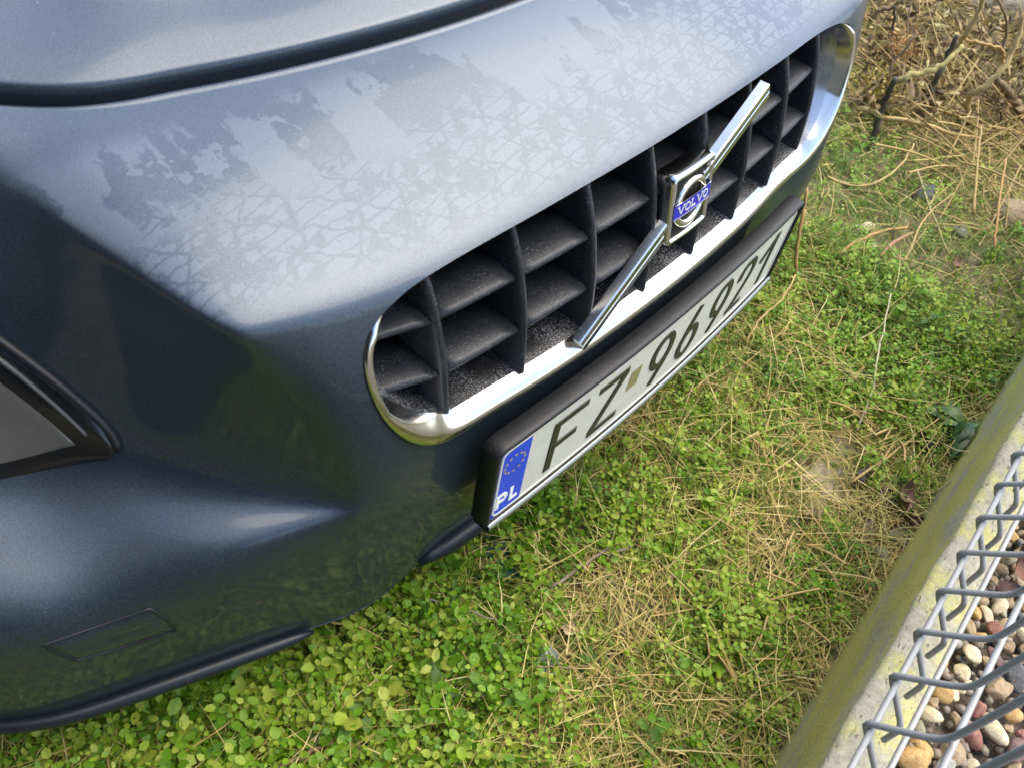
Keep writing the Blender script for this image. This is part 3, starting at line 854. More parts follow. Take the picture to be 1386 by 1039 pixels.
for k_ in range(49):
    x_ = -1.01 + .05 * k_
    if w0 is None:
        w0 = fpart('vertical_wire', wv, wf, ZINC); o = w0
    else:
        o = w0.copy(); COL.objects.link(o); o.parent = fence; o.matrix_parent_inverse = FI
    o.location = (x_, KM * x_, 0)
for x_ in (FX0 - .05, FX1 + .05):
    pv, pf = box(x_ - .02, x_ + .02, -.374 - .065 + KM * x_, -.374 - .005 + KM * x_, -.1, 1.35)
    fpart('fence_post', pv, pf, ZINC)

# ------------------------------------------------------------------ gravel behind the kerb
GB = Z0 - .125
gbx, gby = np.meshgrid(np.linspace(-1.2, 1.9, 100), np.linspace(-1.4, KERB_Y - .02, 40))
m, nt, b = new_mat('gravel_fines'); t = NT(nt); p = t.pos()
nt.links.new(t.ramp(t.noise(p, 300, 3, .8), [(.3, (.03, .025, .02)), (.6, (.13, .10, .075)), (.8, (.3, .25, .2))]), b.inputs['Base Color']); b.inputs['Roughness'].default_value = .95
gb = mesh('gravel_bed', np.stack([gbx.ravel(), (gby + KM * gbx).ravel(), (GB - .012 + .006 * fbm(gbx, gby, 20, 40)).ravel()], 1), grid_faces(40, 100), m)
tag(gb, kind='structure')
def ico(sub):
    import bmesh
    bm = bmesh.new(); bmesh.ops.create_icosphere(bm, subdivisions=sub, radius=1)
    V_ = np.array([v.co[:] for v in bm.verts]); F_ = [tuple(v.index for v in f.verts) for f in bm.faces]; bm.free(); return V_, F_
IV, IF = ico(3)
def stone_shape(seed, angular):
    r = np.random.default_rng(seed); V_ = IV.copy()
    for _ in range(12 if angular else 6):
        n_ = unit(r.normal(size=3)); d_ = r.uniform(.55, .80) if angular else r.uniform(.72, .92)
        h = V_ @ n_ - d_; V_ -= np.clip(h, 0, None)[:, None] * n_ * (.95 if angular else .8)
    for k_ in range(4):
        n_ = r.normal(size=3) * (2 + 2 * k_); V_ *= (1 + (.05 / (1 + k_)) * np.sin(V_ @ n_ + r.uniform(0, 6)))[:, None]
    return V_ * r.uniform([.85, .62, .5], [1.25, .9, .75])
def stone_mat(name, c0, c1, rough=.6):
    m, nt, b = new_mat(name); t = NT(nt); oi = t.n('ShaderNodeObjectInfo')
    mv = t.n('ShaderNodeVectorMath', _operation='ADD'); t.setin(mv, 0, t.pos()); t.setin(mv, 1, oi.outputs['Random'])
    q = mv.outputs[0]
    c = t.mix(t.step(t.noise(q, 2.2, 5, .7), .3, .7), c0, c1)
    c = t.mix(t.math('MULTIPLY', t.step(t.noise(q, 9, 3, .8), .55, .75), .5), c, tuple(min(1, 1.5 * v + .03) for v in c1))
    c = t.mix(t.math('MULTIPLY', t.step(t.noise(q, 5, 3, .6), .58, .75), .5), c, tuple(.45 * v for v in c0))
    nt.links.new(c, b.inputs['Base Color']); b.inputs['Roughness'].default_value = rough
    nt.links.new(t.bump(t.noise(q, 6, 5, .7), .4, .06), b.inputs['Normal'])
    return m
SM = {
 'pale cream': stone_mat('cream_stone', (.48, .38, .22), (.62, .54, .38)),
 'ochre yellow': stone_mat('ochre_stone', (.36, .21, .07), (.56, .36, .13)),
 'tan': stone_mat('tan_stone', (.26, .18, .10), (.42, .31, .18)),
 'pinkish red': stone_mat('red_stone', (.20, .075, .055), (.33, .15, .11)),
 'purple brown': stone_mat('purple_stone', (.10, .055, .05), (.19, .11, .10)),
 'dark grey': stone_mat('dark_grey_stone', (.055, .058, .062), (.12, .12, .12)),
 'light grey': stone_mat('light_grey_stone', (.24, .235, .21), (.40, .39, .35)),
 'olive grey': stone_mat('olive_stone', (.16, .145, .09), (.28, .25, .16)),
}
SHAPES = []
for k_ in range(14):
    me = bpy.data.meshes.new('pebble'); sv = stone_shape(100 + k_, k_ % 3 != 0)
    me.from_pydata(sv.tolist(), [], IF); me.polygons.foreach_set('use_smooth', [True] * len(IF)); me.materials.append(SM['tan']); me.update(); SHAPES.append(me)
def add_stone(loc, r, kind, shape, label, group=None, name='pebble', cat='pebble', rot=None):
    o = bpy.data.objects.new(name, SHAPES[shape % len(SHAPES)]); COL.objects.link(o)
    o.location = loc; o.scale = (r, r, r); o.rotation_euler = rot or (random.uniform(-.5, .5), random.uniform(-.5, .5), random.uniform(0, 6.3))
    o.material_slots[0].link = 'OBJECT'; o.material_slots[0].material = SM[kind]
    return tag(o, label, cat, group)
def bed(u, v): p = at(u, v, z=GB - Z0 + .004); return (p[0], p[1], GB + .004)
taken = []
heroes = [
 (1342, 985, .0150, 'pale cream', 3, 'largest cream yellow rounded pebble below the lowest bent wire'),
 (1236, 1026, .0150, 'ochre yellow', 0, 'big ochre pebble nearest the kerb at the bottom corner'),
 (1288, 1018, .0150, 'tan', 9, 'tan pebble pressed against the lowest straight wire, bottom corner'),
 (1372, 920, .0150, 'dark grey', 1, 'dark slate pebble at the right edge beside orange stones'),
 (1318, 826, .0100, 'ochre yellow', 6, 'bright orange yellow pebble beside the upper straight wire'),
 (1352, 930, .0150, 'tan', 4, 'rough tan pebble left of the dark slate one'),
 (1322, 957, .0130, 'pinkish red', 2, 'pinkish red block-shaped pebble left of the cream one'),
 (1254, 965, .0125, 'pale cream', 6, 'cream twin-lobed pebble beside the kerb edge'),
 (1275, 936, .0125, 'ochre yellow', 12, 'yellow ochre pebble at the kerb edge under the second wire bend'),
 (1240, 985, .0125, 'olive grey', 7, 'flat grey green pebble below the cream twin-lobed one'),
 (1363, 850, .0140, 'tan', 8, 'tan flat pebble above the dark slate one at the right edge'),
 (1316, 995, .0125, 'pinkish red', 3, 'smooth pink pebble touching the largest cream pebble'),
]
def_h = bed
for u, v, r, kd, sh, lab in heroes:
    l = bed(u, v); add_stone((l[0], l[1], GB + r * .35), r, kd, sh, lab, 'pebbles behind the fence'); taken.append((l[0], l[1], r))
kinds = list(SM); wts = np.array([.16, .17, .26, .06, .09, .10, .09, .07]); nst = 0
small_V = []; small_F = []
cands = []
for gx_ in np.arange(-.50, .62, .0125):
    for gy_ in np.arange(-.70, KERB_Y - KERB_W - .004, .0125):
        cands.append((gx_ + rng.uniform(-.008, .008), gy_ + KM * gx_ + rng.uniform(-.008, .008)))
def px_of(P_):
    d = np.asarray(P_) - np.array([CAM[0], CAM[1], CAM[2] + Z0]); w = d @ RF
    return CX + F * (d @ RR) / w, CY + F * (d @ RD) / w
def peb_label(kd, rounded, r, u, v, x_, y_):
    size = 'small' if r < .0095 else ('medium' if r < .0135 else 'large')
    back = KERB_Y - KERB_W + KM * x_ - y_
    lane = 'touching the kerb' if back < .022 else ('behind the kerb' if back < .05 else ('in the middle of the bed' if back < .10 else 'far from the kerb'))
    row = 'at the bottom corner' if v > 985 else ('above the lowest bent wire' if v > 900 else ('halfway up the gravel' if v > 810 else ('near the top of the gravel strip' if v > 700 else 'at the narrow top end')))
    return f'{size} {kd} {rounded} pebble {lane} {row}'.replace('in the middle of the bed', 'mid bed').replace('near the top of the gravel strip', 'near the gravel top')
order = rng.permutation(len(cands)); vis = 0
for ci in order:
    x_, y_ = cands[ci]; r = rng.choice([rng.uniform(.0065, .010), rng.uniform(.010, .0175)])
    if any((x_ - a) ** 2 + (y_ - b_) ** 2 < ((r + c_) * .60) ** 2 for a, b_, c_ in taken): continue
    u, v = px_of((x_, y_, GB))
    if not (1150 < u < 1430 and 480 < v < 1090): continue
    taken.append((x_, y_, r)); kd = kinds[rng.choice(8, p=wts)]
    inview = u < 1386 and v < 1039
    sh = int(rng.integers(14)); rounded = 'rounded' if sh % 3 == 0 else 'angular'
    if nst < 270:
        add_stone((x_, y_, GB + r * rng.uniform(.15, .55)), r, kd, sh, peb_label(kd, rounded, r, u, v, x_, y_), 'pebbles behind the fence'); nst += 1
byl = {}
for o in COL.objects:
    if o.get('group') == 'pebbles behind the fence': byl.setdefault(o['label'], []).append(o)
for lab, os_ in byl.items():
    if 1 < len(os_) <= 3:
        os_.sort(key=lambda q: px_of(q.location)[1])
        for q, w_ in zip(os_, ('upper', 'lower') if len(os_) == 2 else ('upper', 'middle', 'lower')):
            if len(lab.split()) <= 13: q['label'] = f"{lab}, {w_} of {'two' if len(os_) == 2 else 'three'}"
# smaller grains in between, one mass
sv = stone_shape(300, True); idx = rng.integers(0, len(cands), 3000); Vg = []; Fg = []; V1, F1 = ico(1)
Fn = np.array(F1)
base_pts = np.array(cands)[idx] + rng.uniform(-.01, .01, (3000, 2))
Vall = []; Fall = []
for k_, (x_, y_) in enumerate(base_pts):
    if y_ > KERB_Y - KERB_W + KM * x_ - .004: continue
    R_ = rng.normal(size=(3, 3)); Qm, _ = np.linalg.qr(R_); r = rng.uniform(.003, .0075)
    Vall.append((V1 * rng.uniform(.6, 1.2, 3) * r) @ Qm + [x_, y_, GB + rng.uniform(-.006, .003)]); Fall.append(Fn + len(V1) * (len(Vall) - 1))
grit_m = stone_mat('mixed_grit', (.10, .08, .06), (.34, .28, .20))
nn_ = grit_m.node_tree
o = quadmesh_np('gravel', np.vstack(Vall), np.vstack(Fall), grit_m, 3)
tag(o, kind='stuff')

# ------------------------------------------------------------------ plants on the ground
fx = SURF[:, 7 * NV]; _o = np.argsort(fx[:, 0])
def car_front(x): return np.interp(x, fx[_o, 0], fx[_o, 1])
def allowed(x, y):
    ok = (y > KERB_Y + KM * x + .004)
    under = (np.abs(x) < .90) & (y > car_front(x) + .10)
    return ok & ~under
def blob(x, y, u, v, r):
    c = gat(u, v); return np.exp(-((x - c[0]) ** 2 + (y - c[1]) ** 2) / (r * r))
def green(x, y):
    g = .47 + .45 * fbm(x, y, 5.5, 70) + .42 * fbm(x, y, 17, 77)
    for u, v, r, w in ((1110, 660, .08, -.5), (1170, 600, .04, -.3), (850, 820, .05, -.6), (1040, 745, .06, -.4), (1180, 720, .05, -.7), (800, 930, .05, -.25), (930, 980, .06, -.3),
                       (300, 950, .20, .55), (560, 880, .14, .45), (1010, 850, .07, .6), (960, 560, .14, .45), (760, 730, .10, .5), (1330, 470, .16, .6), (1230, 430, .12, .45), (1150, 520, .10, .4), (1180, 400, .12, .35), (1300, 380, .14, .4), (1250, 320, .14, .45), (1150, 270, .12, .4), (1160, 230, .14, .45), (640, 1000, .10, .1)):
        g = g + w * blob(x, y, u, v, r)
    g = g - .80 * np.clip((x - .98 + .22 * fbm(x, y, 6, 95)) / .65, 0, 1) - .35 * np.clip(((KERB_Y + KM * x + .06) - y) / .05, 0, 1)
    return np.clip(g, 0, 1)
def bare(x, y):
    b_ = sum(w * blob(x, y, u, v, r) for u, v, r, w in ((1118, 640, .042, 1.1), (1142, 596, .032, 1.0), (1100, 690, .030, 1.0), (1185, 520, .026, .9), (850, 815, .03, .7), (770, 860, .018, .6), (1058, 405, .03, .5)))
    return np.clip(b_, 0, .9)
def scatter(n, x0=-1.05, x1=2.9, y0=-.36, y1=1.6, near=.6):
    """random ground points, denser on the near side"""
    k_ = int(n * near)
    x = np.concatenate([rng.uniform(x0, .75, k_), rng.uniform(.75, x1, n - k_)])
    y = np.concatenate([rng.uniform(y0, .34, k_), rng.uniform(y0, y1, n - k_)])
    a = allowed(x, y) & (rng.random(n) > bare(x, y)); return x[a], y[a]

LEAF_M = leaf_mat('bright_weed_leaf', [(0, (.050, .125, .006)), (.35, (.125, .285, .012)), (.7, (.24, .41, .025)), (1, (.40, .47, .06))], .42, .45)
BLADE_M = leaf_mat('grass_blade', [(0, (.07, .13, .012)), (.4, (.19, .26, .03)), (.7, (.34, .35, .07)), (1, (.50, .43, .16))], .3, .55)
STRAW_M = leaf_mat('dry_straw', [(0, (.12, .075, .025)), (.3, (.33, .22, .065)), (.65, (.53, .40, .13)), (1, (.64, .53, .24))], .2, .6)

def blades(base, az, el, L, w, curl, vary, mat, name, seg=4):
    N = len(base); pts = []; p = base.copy(); e = el.copy(); a = az.copy()
    up_v = np.array([0, 0, 1.0])
    for k_ in range(seg + 1):
        d = np.stack([np.cos(a) * np.cos(e), np.sin(a) * np.cos(e), np.sin(e)], 1)
        s_ = np.stack([-np.sin(a), np.cos(a), np.zeros(N)], 1)
        tw = s_ * np.cos(.5 * k_ / seg) + np.cross(d, s_) * np.sin(.5 * k_ / seg)
        wd = (w * (1 - (k_ / seg) ** 2 * .85))[:, None] * .5
        pts += [p - tw * wd, p + tw * wd]
        p = p + d * (L / seg)[:, None]; e = e - curl / seg; a = a + rng.normal(0, .10, N)
        p[:, 2] = np.maximum(p[:, 2], .002)
    V_ = np.stack(pts, 1).reshape(-1, 3); i = (np.arange(N) * 2 * (seg + 1))[:, None]
    Q_ = np.stack([i + [2 * k_, 2 * k_ + 1, 2 * k_ + 3, 2 * k_ + 2] for k_ in range(seg)], 1).reshape(-1, 4)
    return quadmesh_np(name, V_, Q_, mat, 4, np.repeat(vary, seg), True)

def weed_mass(n, name, Lmin, Lmax, hmin, hmax, thr, near=.7, nodes=4, only=None):
    x, y = scatter(n, near=near); g = green(x, y)
    if only is not None: k_ = rng.random(len(x)) < only(x, y); x, y, g = x[k_], y[k_], g[k_]
    k_ = g > rng.uniform(thr, 1.0, len(x)) * .9; x, y, g = x[k_], y[k_], g[k_]; N = len(x)
    h = rng.uniform(hmin, hmax, N) * (.55 + .6 * g); leanA = rng.uniform(0, 6.283, N); lean = rng.uniform(0, .8, N)
    base = np.stack([x, y, ground_z(x, y)], 1)
    top = base + np.stack([np.cos(leanA) * lean * h, np.sin(leanA) * lean * h, h], 1)
    near_left = blob(x, y, 320, 950, .33)
    L0 = rng.uniform(Lmin, Lmax, N) * (1 + .30 * near_left) * np.exp(rng.normal(0, .24, N))
    tone = np.clip(.55 + .25 * rng.normal(size=N) - .25 * vnoise(x, y, 9, 88) + .1 * (1 - g), 0, 1)
    B = []; A_ = []; NR = []; LL = []; WW = []; TV = []
    rot0 = rng.uniform(0, 6.283, N)
    for j in range(nodes):
        t_ = (j + 1) / nodes; pos = base + (top - base) * t_
        for s_ in (0, 1):
            az = rot0 + j * 1.57 + s_ * 3.1416 + rng.normal(0, .35, N)
            el = rng.uniform(-.15, .75, N)
            ax = np.stack([np.cos(az) * np.cos(el), np.sin(az) * np.cos(el), np.sin(el)], 1)
            nn = unit(np.stack([-np.cos(az) * np.sin(el), -np.sin(az) * np.sin(el), np.cos(el)], 1) + rng.normal(0, .28, (N, 3)))
            nn = unit(nn - ax * (nn * ax).sum(1, keepdims=True))
            Lj = L0 * (.62 + .5 * math.sin(t_ * 2.4)) * rng.uniform(.75, 1.2, N)
            B.append(pos + ax * (Lj * .18)[:, None]); A_.append(ax); NR.append(nn); LL.append(Lj); WW.append(Lj * rng.uniform(.58, .86, N))
            TV.append(np.clip(tone + rng.normal(0, .10, N) + .10 * (t_ - .6), 0, 1))
    V_, Q_ = leaves(np.vstack(B), np.vstack(A_), np.vstack(NR), np.concatenate(LL), np.concatenate(WW))
    o = quadmesh_np(name, V_, Q_, LEAF_M, 4, np.repeat(np.concatenate(TV), 3), True)
    tag(o, kind='stuff')
    # their stems
    d = top - base; az = np.arctan2(d[:, 1], d[:, 0]); el = np.arctan2(d[:, 2], np.hypot(d[:, 0], d[:, 1]))
    st_ = blades(base, az, el, np.linalg.norm(d, axis=1), np.full(N, .0014), rng.uniform(-.2, .2, N), np.clip(tone + .15, 0, 1), LEAF_M, 'weed_stems', 3)
    tag(st_, kind='stuff')
weed_mass(21000, 'chickweed', .0042, .0078, .012, .050, .17)
weed_mass(12000, 'low_weeds', .0030, .0054, .004, .020, .05, .75, 3)

weed_mass(5000, 'broad_chickweed', .0062, .0108, .025, .060, .25, .95, 3, lambda x, y: np.clip(blob(x, y, 300, 960, .20) + .7 * blob(x, y, 560, 900, .10) + .6 * blob(x, y, 1000, 880, .06) + .4 * blob(x, y, 1280, 480, .12) + .06, 0, 1))
x, y = scatter(15000, x0=.6, near=.15); g = green(x, y); N = len(x)
tag(blades(np.stack([x, y, ground_z(x, y)], 1), rng.uniform(0, 6.283, N), rng.uniform(.3, 1.3, N), rng.uniform(.03, .11, N), rng.uniform(.0012, .0026, N), rng.uniform(.3, 2.0, N),
    np.clip(.66 - .5 * g + .28 * rng.normal(size=N), 0, 1), BLADE_M, 'grass'), kind='stuff')
x, y = scatter(42000, near=.62); g = green(x, y); N = len(x)
tag(blades(np.stack([x, y, ground_z(x, y)], 1), rng.uniform(0, 6.283, N), rng.uniform(.15, 1.25, N), rng.uniform(.02, .085, N), rng.uniform(.0009, .0022, N), rng.uniform(.3, 2.2, N),
    np.clip(.74 - .62 * g + .26 * rng.normal(size=N), 0, 1), BLADE_M, 'grass'), kind='stuff')
x, y = scatter(44000, near=.5); g = green(x, y); k_ = rng.random(len(x)) > g * .80; x, y, g = x[k_], y[k_], g[k_]; N = len(x)
far = np.clip((x - .8) / .8, 0, 1)
tag(blades(np.stack([x, y, ground_z(x, y) + rng.uniform(.001, .016, N) + far * rng.uniform(0, .02, N)], 1), rng.uniform(0, 6.283, N), rng.uniform(-.12, .22, N), rng.uniform(.02, .085, N) * (1 + .7 * far), rng.uniform(.0009, .0021, N) * (1 + .5 * far), rng.uniform(-.3, .6, N),
    np.clip(.62 - .15 * far + .25 * rng.normal(size=N), 0, 1), STRAW_M, 'dead_grass'), kind='stuff')
x, y = scatter(6500, near=.65); N = len(x)
tag(blades(np.stack([x, y, ground_z(x, y) + rng.uniform(.006, .034, N)], 1), rng.uniform(0, 6.283, N), rng.uniform(-.15, .35, N), rng.uniform(.03, .13, N), rng.uniform(.0008, .0016, N), rng.uniform(-.1, .7, N),
    np.clip(rng.normal(.70, .2, N), 0, 1), STRAW_M, 'fine_straw'), kind='stuff')
# crumbs of litter lying flat
x, y = scatter(26000, near=.55); g = green(x, y); k_ = rng.random(len(x)) > g * .9; x, y = x[k_], y[k_]; N = len(x)
az = rng.uniform(0, 6.283, N); el = rng.normal(0, .35, N)
ax = np.stack([np.cos(az) * np.cos(el), np.sin(az) * np.cos(el), np.sin(el)], 1); nn = unit(np.cross(ax, unit(np.cross(np.array([0, 0, 1.0]) + rng.normal(0, .4, (N, 3)), ax))))
V_, Q_ = leaves(np.stack([x, y, ground_z(x, y) + rng.uniform(.001, .010, N)], 1), ax, nn, rng.uniform(.005, .016, N), rng.uniform(.002, .007, N), .3)
tag(quadmesh_np('leaf_litter', V_, Q_, STRAW_M, 4, np.repeat(np.clip(rng.normal(.38, .26, N), 0, 1), 3), True), kind='stuff')

# ------------------------------------------------------------------ single things lying in the grass
def bark(name, c0, c1): return simple(name, c0, .8, dirt=.8, dirt_col=c1, dscale=260, bump=.5, bscale=500)
TWIG_TAN = bark('tan_dry_stalk', (.40, .28, .11), (.52, .41, .21))
TWIG_GREY = bark('grey_twig', (.20, .155, .115), (.33, .28, .22))
TWIG_DARK = bark('dark_mossy_bark', (.055, .048, .030), (.13, .135, .055))
TWIG_ORANGE = bark('orange_dry_stalk', (.40, .24, .085), (.50, .36, .17))
TWIG_BROWN = bark('brown_twig', (.17, .115, .06), (.32, .24, .13))
def stalk(pxh, r, mat, label, name='dry_stalk', cat='dry stalk', group='dry stalks in the grass', wob=.002):
    pts = np.array([gat(u, v, h) for u, v, h in pxh])
    if len(pts) > 2: pts = spline(pts, 5)
    else: pts = resample(pts, 7)
    pts[1:-1] += rng.normal(0, wob * .5, (len(pts) - 2, 3)) * [1, 1, .5]
    rr = np.linspace(r, r * .55, len(pts)) * .78 * (1 + rng.normal(0, .07, len(pts))); base = pts[0].copy()
    V_, F_ = tube(pts - base, rr, 7)
    o = mesh(name, V_, F_, mat); o.location = base
    return tag(o, label, cat, group)
stalk([(1160, 582, .012), (1180, 525, .03), (1195, 450, .05), (1206, 398, .07)], .0024, bark('pale_dry_stalk', (.42, .37, .25), (.55, .50, .38)), 'long pale dry stalk leaning steeply across the green patch by the kerb')
stalk([(1152, 652, .020), (1230, 596, .024), (1300, 540, .03)], .0026, TWIG_TAN, 'straight golden stalk lying beside the dark green weed')
stalk([(743, 794, .022), (785, 767, .027), (824, 739, .030)], .0036, TWIG_GREY, 'grey forked twig on the bare patch under the number plate', 'twig', 'twig', 'twigs in the grass')
stalk([(823, 752, .022), (857, 737, .026)], .0034, TWIG_GREY, 'short pale brown twig touching the tip of the grey twig', 'twig', 'twig', 'twigs in the grass')
stalk([(578, 810, .035), (620, 822, .037), (668, 837, .033)], .0022, TWIG_GREY, 'thin grey brown twig in lush weeds below the middle of the bumper', 'twig', 'twig', 'twigs in the grass')
stalk([(448, 842, .045), (490, 850, .04), (530, 872, .036)], .0017, TWIG_TAN, 'thin tan stem poking out from beneath the end of the lower lip', 'twig', 'twig', 'twigs in the grass')
stalk([(378, 1038, .03), (415, 1020, .03), (452, 1004, .026)], .0040, TWIG_BROWN, 'thick brown twig at the bottom edge, left of the middle', 'twig', 'twig', 'twigs in the grass')
stalk([(725, 902, .036), (760, 903, .036), (800, 901, .03)], .0016, TWIG_BROWN, 'thin brown twig crossing the teal glass shard', 'twig', 'twig', 'twigs in the grass')
stalk([(1076, 372, .02), (1079, 330, .08), (1086, 290, .13), (1092, 255, .17)], .0052, TWIG_ORANGE, 'orange upright dead stalk just behind the right end of the plate')
stalk([(1010, 465, .02), (1030, 430, .035), (1058, 405, .05), (1076, 372, .06)], .0028, TWIG_TAN, 'bent tan stalk below the orange upright one')
stalk([(1206, 348, .02), (1260, 362, .03), (1330, 395, .02)], .0028, TWIG_TAN, 'long thin tan stalk sloping right above the green patch')
stalk([(1130, 345, .02), (1180, 318, .03), (1228, 308, .03)], .0050, TWIG_ORANGE, 'thick flattened orange brown stalk beside the white stones')
stalk([(1185, 352, .025), (1210, 328, .04), (1236, 315, .03)], .0046, bark('brown_flat_stalk', (.30, .17, .09), (.44, .30, .17)), 'reddish brown split stalk lying over the white stones')
stalk([(1120, 240, .03), (1170, 252, .03), (1215, 228, .05), (1237, 195, .07)], .0038, TWIG_TAN, 'curved tan stalk arching through the grass right of the grille')
stalk([(1235, 218, .03), (1270, 215, .03), (1305, 210, .03)], .0034, bark('yellow_stalk', (.42, .36, .12), (.5, .44, .22)), 'short straight yellow stalk in the dry grass below the shrub')
stalk([(1195, 160, .05), (1245, 167, .06), (1285, 180, .05), (1325, 187, .03)], .0070, TWIG_TAN, 'thick golden stem lying flat in front of the shrub')
stalk([(1318, 290, .02), (1322, 230, .06), (1328, 170, .10)], .0042, TWIG_TAN, 'upright golden stalk in a fan of dry straw at the right')
stalk([(1345, 345, .02), (1352, 280, .06), (1362, 215, .09)], .0036, TWIG_ORANGE, 'slim orange stalk at the right edge of the dry straw')
stalk([(1222, 362, .02), (1250, 300, .03), (1290, 262, .04)], .0026, TWIG_TAN, 'thin golden stalk rising from the white stones to the right')
stalk([(1240, 228, .03), (1262, 290, .03), (1285, 345, .02)], .0030, bark('olive_stalk', (.30, .27, .11), (.42, .38, .2)), 'olive tan stalk sloping down across the middle of the right side')
stalk([(1070, 590, .02), (1100, 610, .02), (1140, 620, .02)], .0016, TWIG_TAN, 'fine tan stem on the pale bare patch near the kerb')
stalk([(1275, 600, .03), (1325, 612, .06), (1352, 592, .10)], .0015, bark('limp_straw', (.45, .37, .2), (.55, .47, .3)), 'limp straw draped over the kerb edge beside the dark weed')
stalk([(1262, 670, .03), (1310, 632, .08), (1325, 608, .10)], .0016, bark('limp_straw_b', (.40, .33, .18), (.5, .42, .27)), 'straw lying up against the mossy kerb face')
# fans of dry straw at the right
Vt = []; 
for (u, v, k_, L_) in ((1335, 180, 26, .22), (1360, 330, 18, .16), (1300, 235, 22, .20), (1250, 150, 16, .2), (1190, 590, 14, .09), (1060, 770, 16, .08), (1000, 930, 12, .08), (1385, 190, 18, .2)):
    for _ in range(k_):
        b_ = gat(u, v) + np.append(rng.normal(0, .035, 2), 0); a_ = rng.uniform(0, 6.283); e_ = rng.uniform(.02, .5); L1 = L_ * rng.uniform(.5, 1.2)
        if not allowed(np.array([b_[0]]), np.array([b_[1]]))[0]: continue
        d_ = np.array([math.cos(a_) * math.cos(e_), math.sin(a_) * math.cos(e_), math.sin(e_)])
        q = np.array([b_ + [0, 0, .015], b_ + d_ * L1 * .5 + [0, 0, .02], b_ + d_ * L1 + [0, 0, .015 - .03 * L1]])
        if (q[:, 1] < KERB_Y + KM * q[:, 0] + .004).any(): continue
        Vt.append(tube(spline(q, 3), rng.uniform(.0009, .0022), 4, False))
Vx, Fx = join(Vt); tag(mesh('straw_stems', Vx, Fx, TWIG_TAN), kind='stuff')

# dead shrub at the top right
sb = gat(1180, 205)
shrub = empty('dead_shrub', tuple(sb))
tag(shrub, 'dead brown shrub with dark mossy stems and curled tan leaves at the top right', 'shrub')
SI = Matrix.Translation(-Vector(sb))
def spart(name, V_, F_, mat, kind=None, smooth=True):
    o = mesh(name, V_, F_, mat, None, smooth); o.parent = shrub; o.matrix_parent_inverse = SI
    if kind: o['kind'] = kind
    return o
TWIG_LIME = bark('yellow_green_bark', (.30, .25, .08), (.42, .38, .16))
for pxh, r, mt in (
    ([(1178, 207, 0), (1186, 172, .05), (1196, 140, .10), (1212, 106, .16)], .011, TWIG_DARK),
    ([(1248, 160, 0), (1262, 118, .07), (1278, 85, .12), (1296, 48, .18)], .010, TWIG_DARK),
    ([(1212, 110, .15), (1245, 100, .17), (1275, 88, .19), (1302, 62, .22)], .0085, TWIG_LIME),
    ([(1313, 166, .02), (1312, 132, .09), (1345, 108, .14), (1374, 62, .2), (1386, 18, .26)], .0090, TWIG_TAN),
    ([(1290, 75, .08), (1302, 55, .13), (1319, 28, .18), (1334, -8, .24)], .0095, TWIG_TAN),
    ([(1386, 172, 0), (1378, 145, .05), (1362, 122, .09), (1346, 104, .12)], .013, TWIG_BROWN),
    ([(1300, 50, .12), (1330, 60, .13), (1355, 66, .12), (1357, 85, .08)], .0050, TWIG_ORANGE),
    ([(1140, 147, .02), (1175, 125, .06), (1205, 92, .1), (1240, 48, .17)], .0052, TWIG_BROWN),
    ([(1198, 66, .05), (1208, 40, .1), (1212, 8, .15)], .0060, TWIG_DARK),
    ([(1185, 18, .05), (1210, 8, .1), (1225, -5, .13)], .007, TWIG_BROWN),
    ([(1345, 105, .02), (1362, 40, .12), (1350, 0, .2)], .0055, TWIG_BROWN),
    ([(1330, 150, .0), (1372, 100, .1), (1390, 70, .16)], .0050, TWIG_TAN)):
    pts = spline([gat(*q) for q in pxh], 6); pts[1:-1] += rng.normal(0, .0018, (len(pts) - 2, 3))
    rr = np.linspace(r, r * .6, len(pts)) * .8 * (1 + rng.normal(0, .05, len(pts)))
    V_, F_ = tube(pts, rr, 9); spart('branch', V_, F_, mt)
tw = []
for _ in range(420):
    u, v = rng.uniform(1165, 1430), rng.uniform(-60, 185)
    if v > 210 - .3 * (u - 1165) * 0 or u < 1175 + .25 * max(0, 100 - v): pass
    b_ = gat(u, v, rng.uniform(0, .05))
    if not allowed(b_[:1], b_[1:2])[0]: continue
    d_ = unit(rng.normal(size=3) * [1, 1, .55] + [0, 0, .25]); L1 = rng.uniform(.05, .22)
    q = np.array([b_, b_ + d_ * L1 * .5 + rng.normal(0, .012, 3), b_ + d_ * L1 + rng.normal(0, .02, 3)]); q[:, 2] = np.clip(q[:, 2], .004, .26)
    tw.append((spline(q, 3), rng.uniform(.0008, .0030)))
for mt, sl in ((TWIG_BROWN, slice(0, 190)), (TWIG_DARK, slice(190, 235)), (TWIG_TAN, slice(235, 420))):
    V_, F_ = join([tube(a_, [b_ * c_ for c_ in np.linspace(1, .4, len(a_))], 5, False) for a_, b_ in tw[sl]]); spart('twigs', V_, F_, mt, 'stuff')
N = 2600
pu, pv = rng.uniform(1170, 1420, N), rng.uniform(-60, 150, N)
bb = np.array([gat(a_, b_, h_) for a_, b_, h_ in zip(pu, pv, rng.uniform(.002, .10, N) * rng.random(N))])
k_ = allowed(bb[:, 0], bb[:, 1]); bb = bb[k_]; N = len(bb)
ax = unit(rng.normal(size=(N, 3)) * [1, 1, .6]); nn = unit(np.cross(ax, rng.normal(size=(N, 3))))
V_, Q_ = leaves(bb, ax, nn, rng.uniform(.018, .048, N), rng.uniform(.006, .016, N), .55)
CURL_M = leaf_mat('curled_brown_leaf', [(0, (.07, .045, .022)), (.35, (.24, .165, .075)), (.7, (.42, .32, .13)), (1, (.55, .46, .19))], .15, .6)
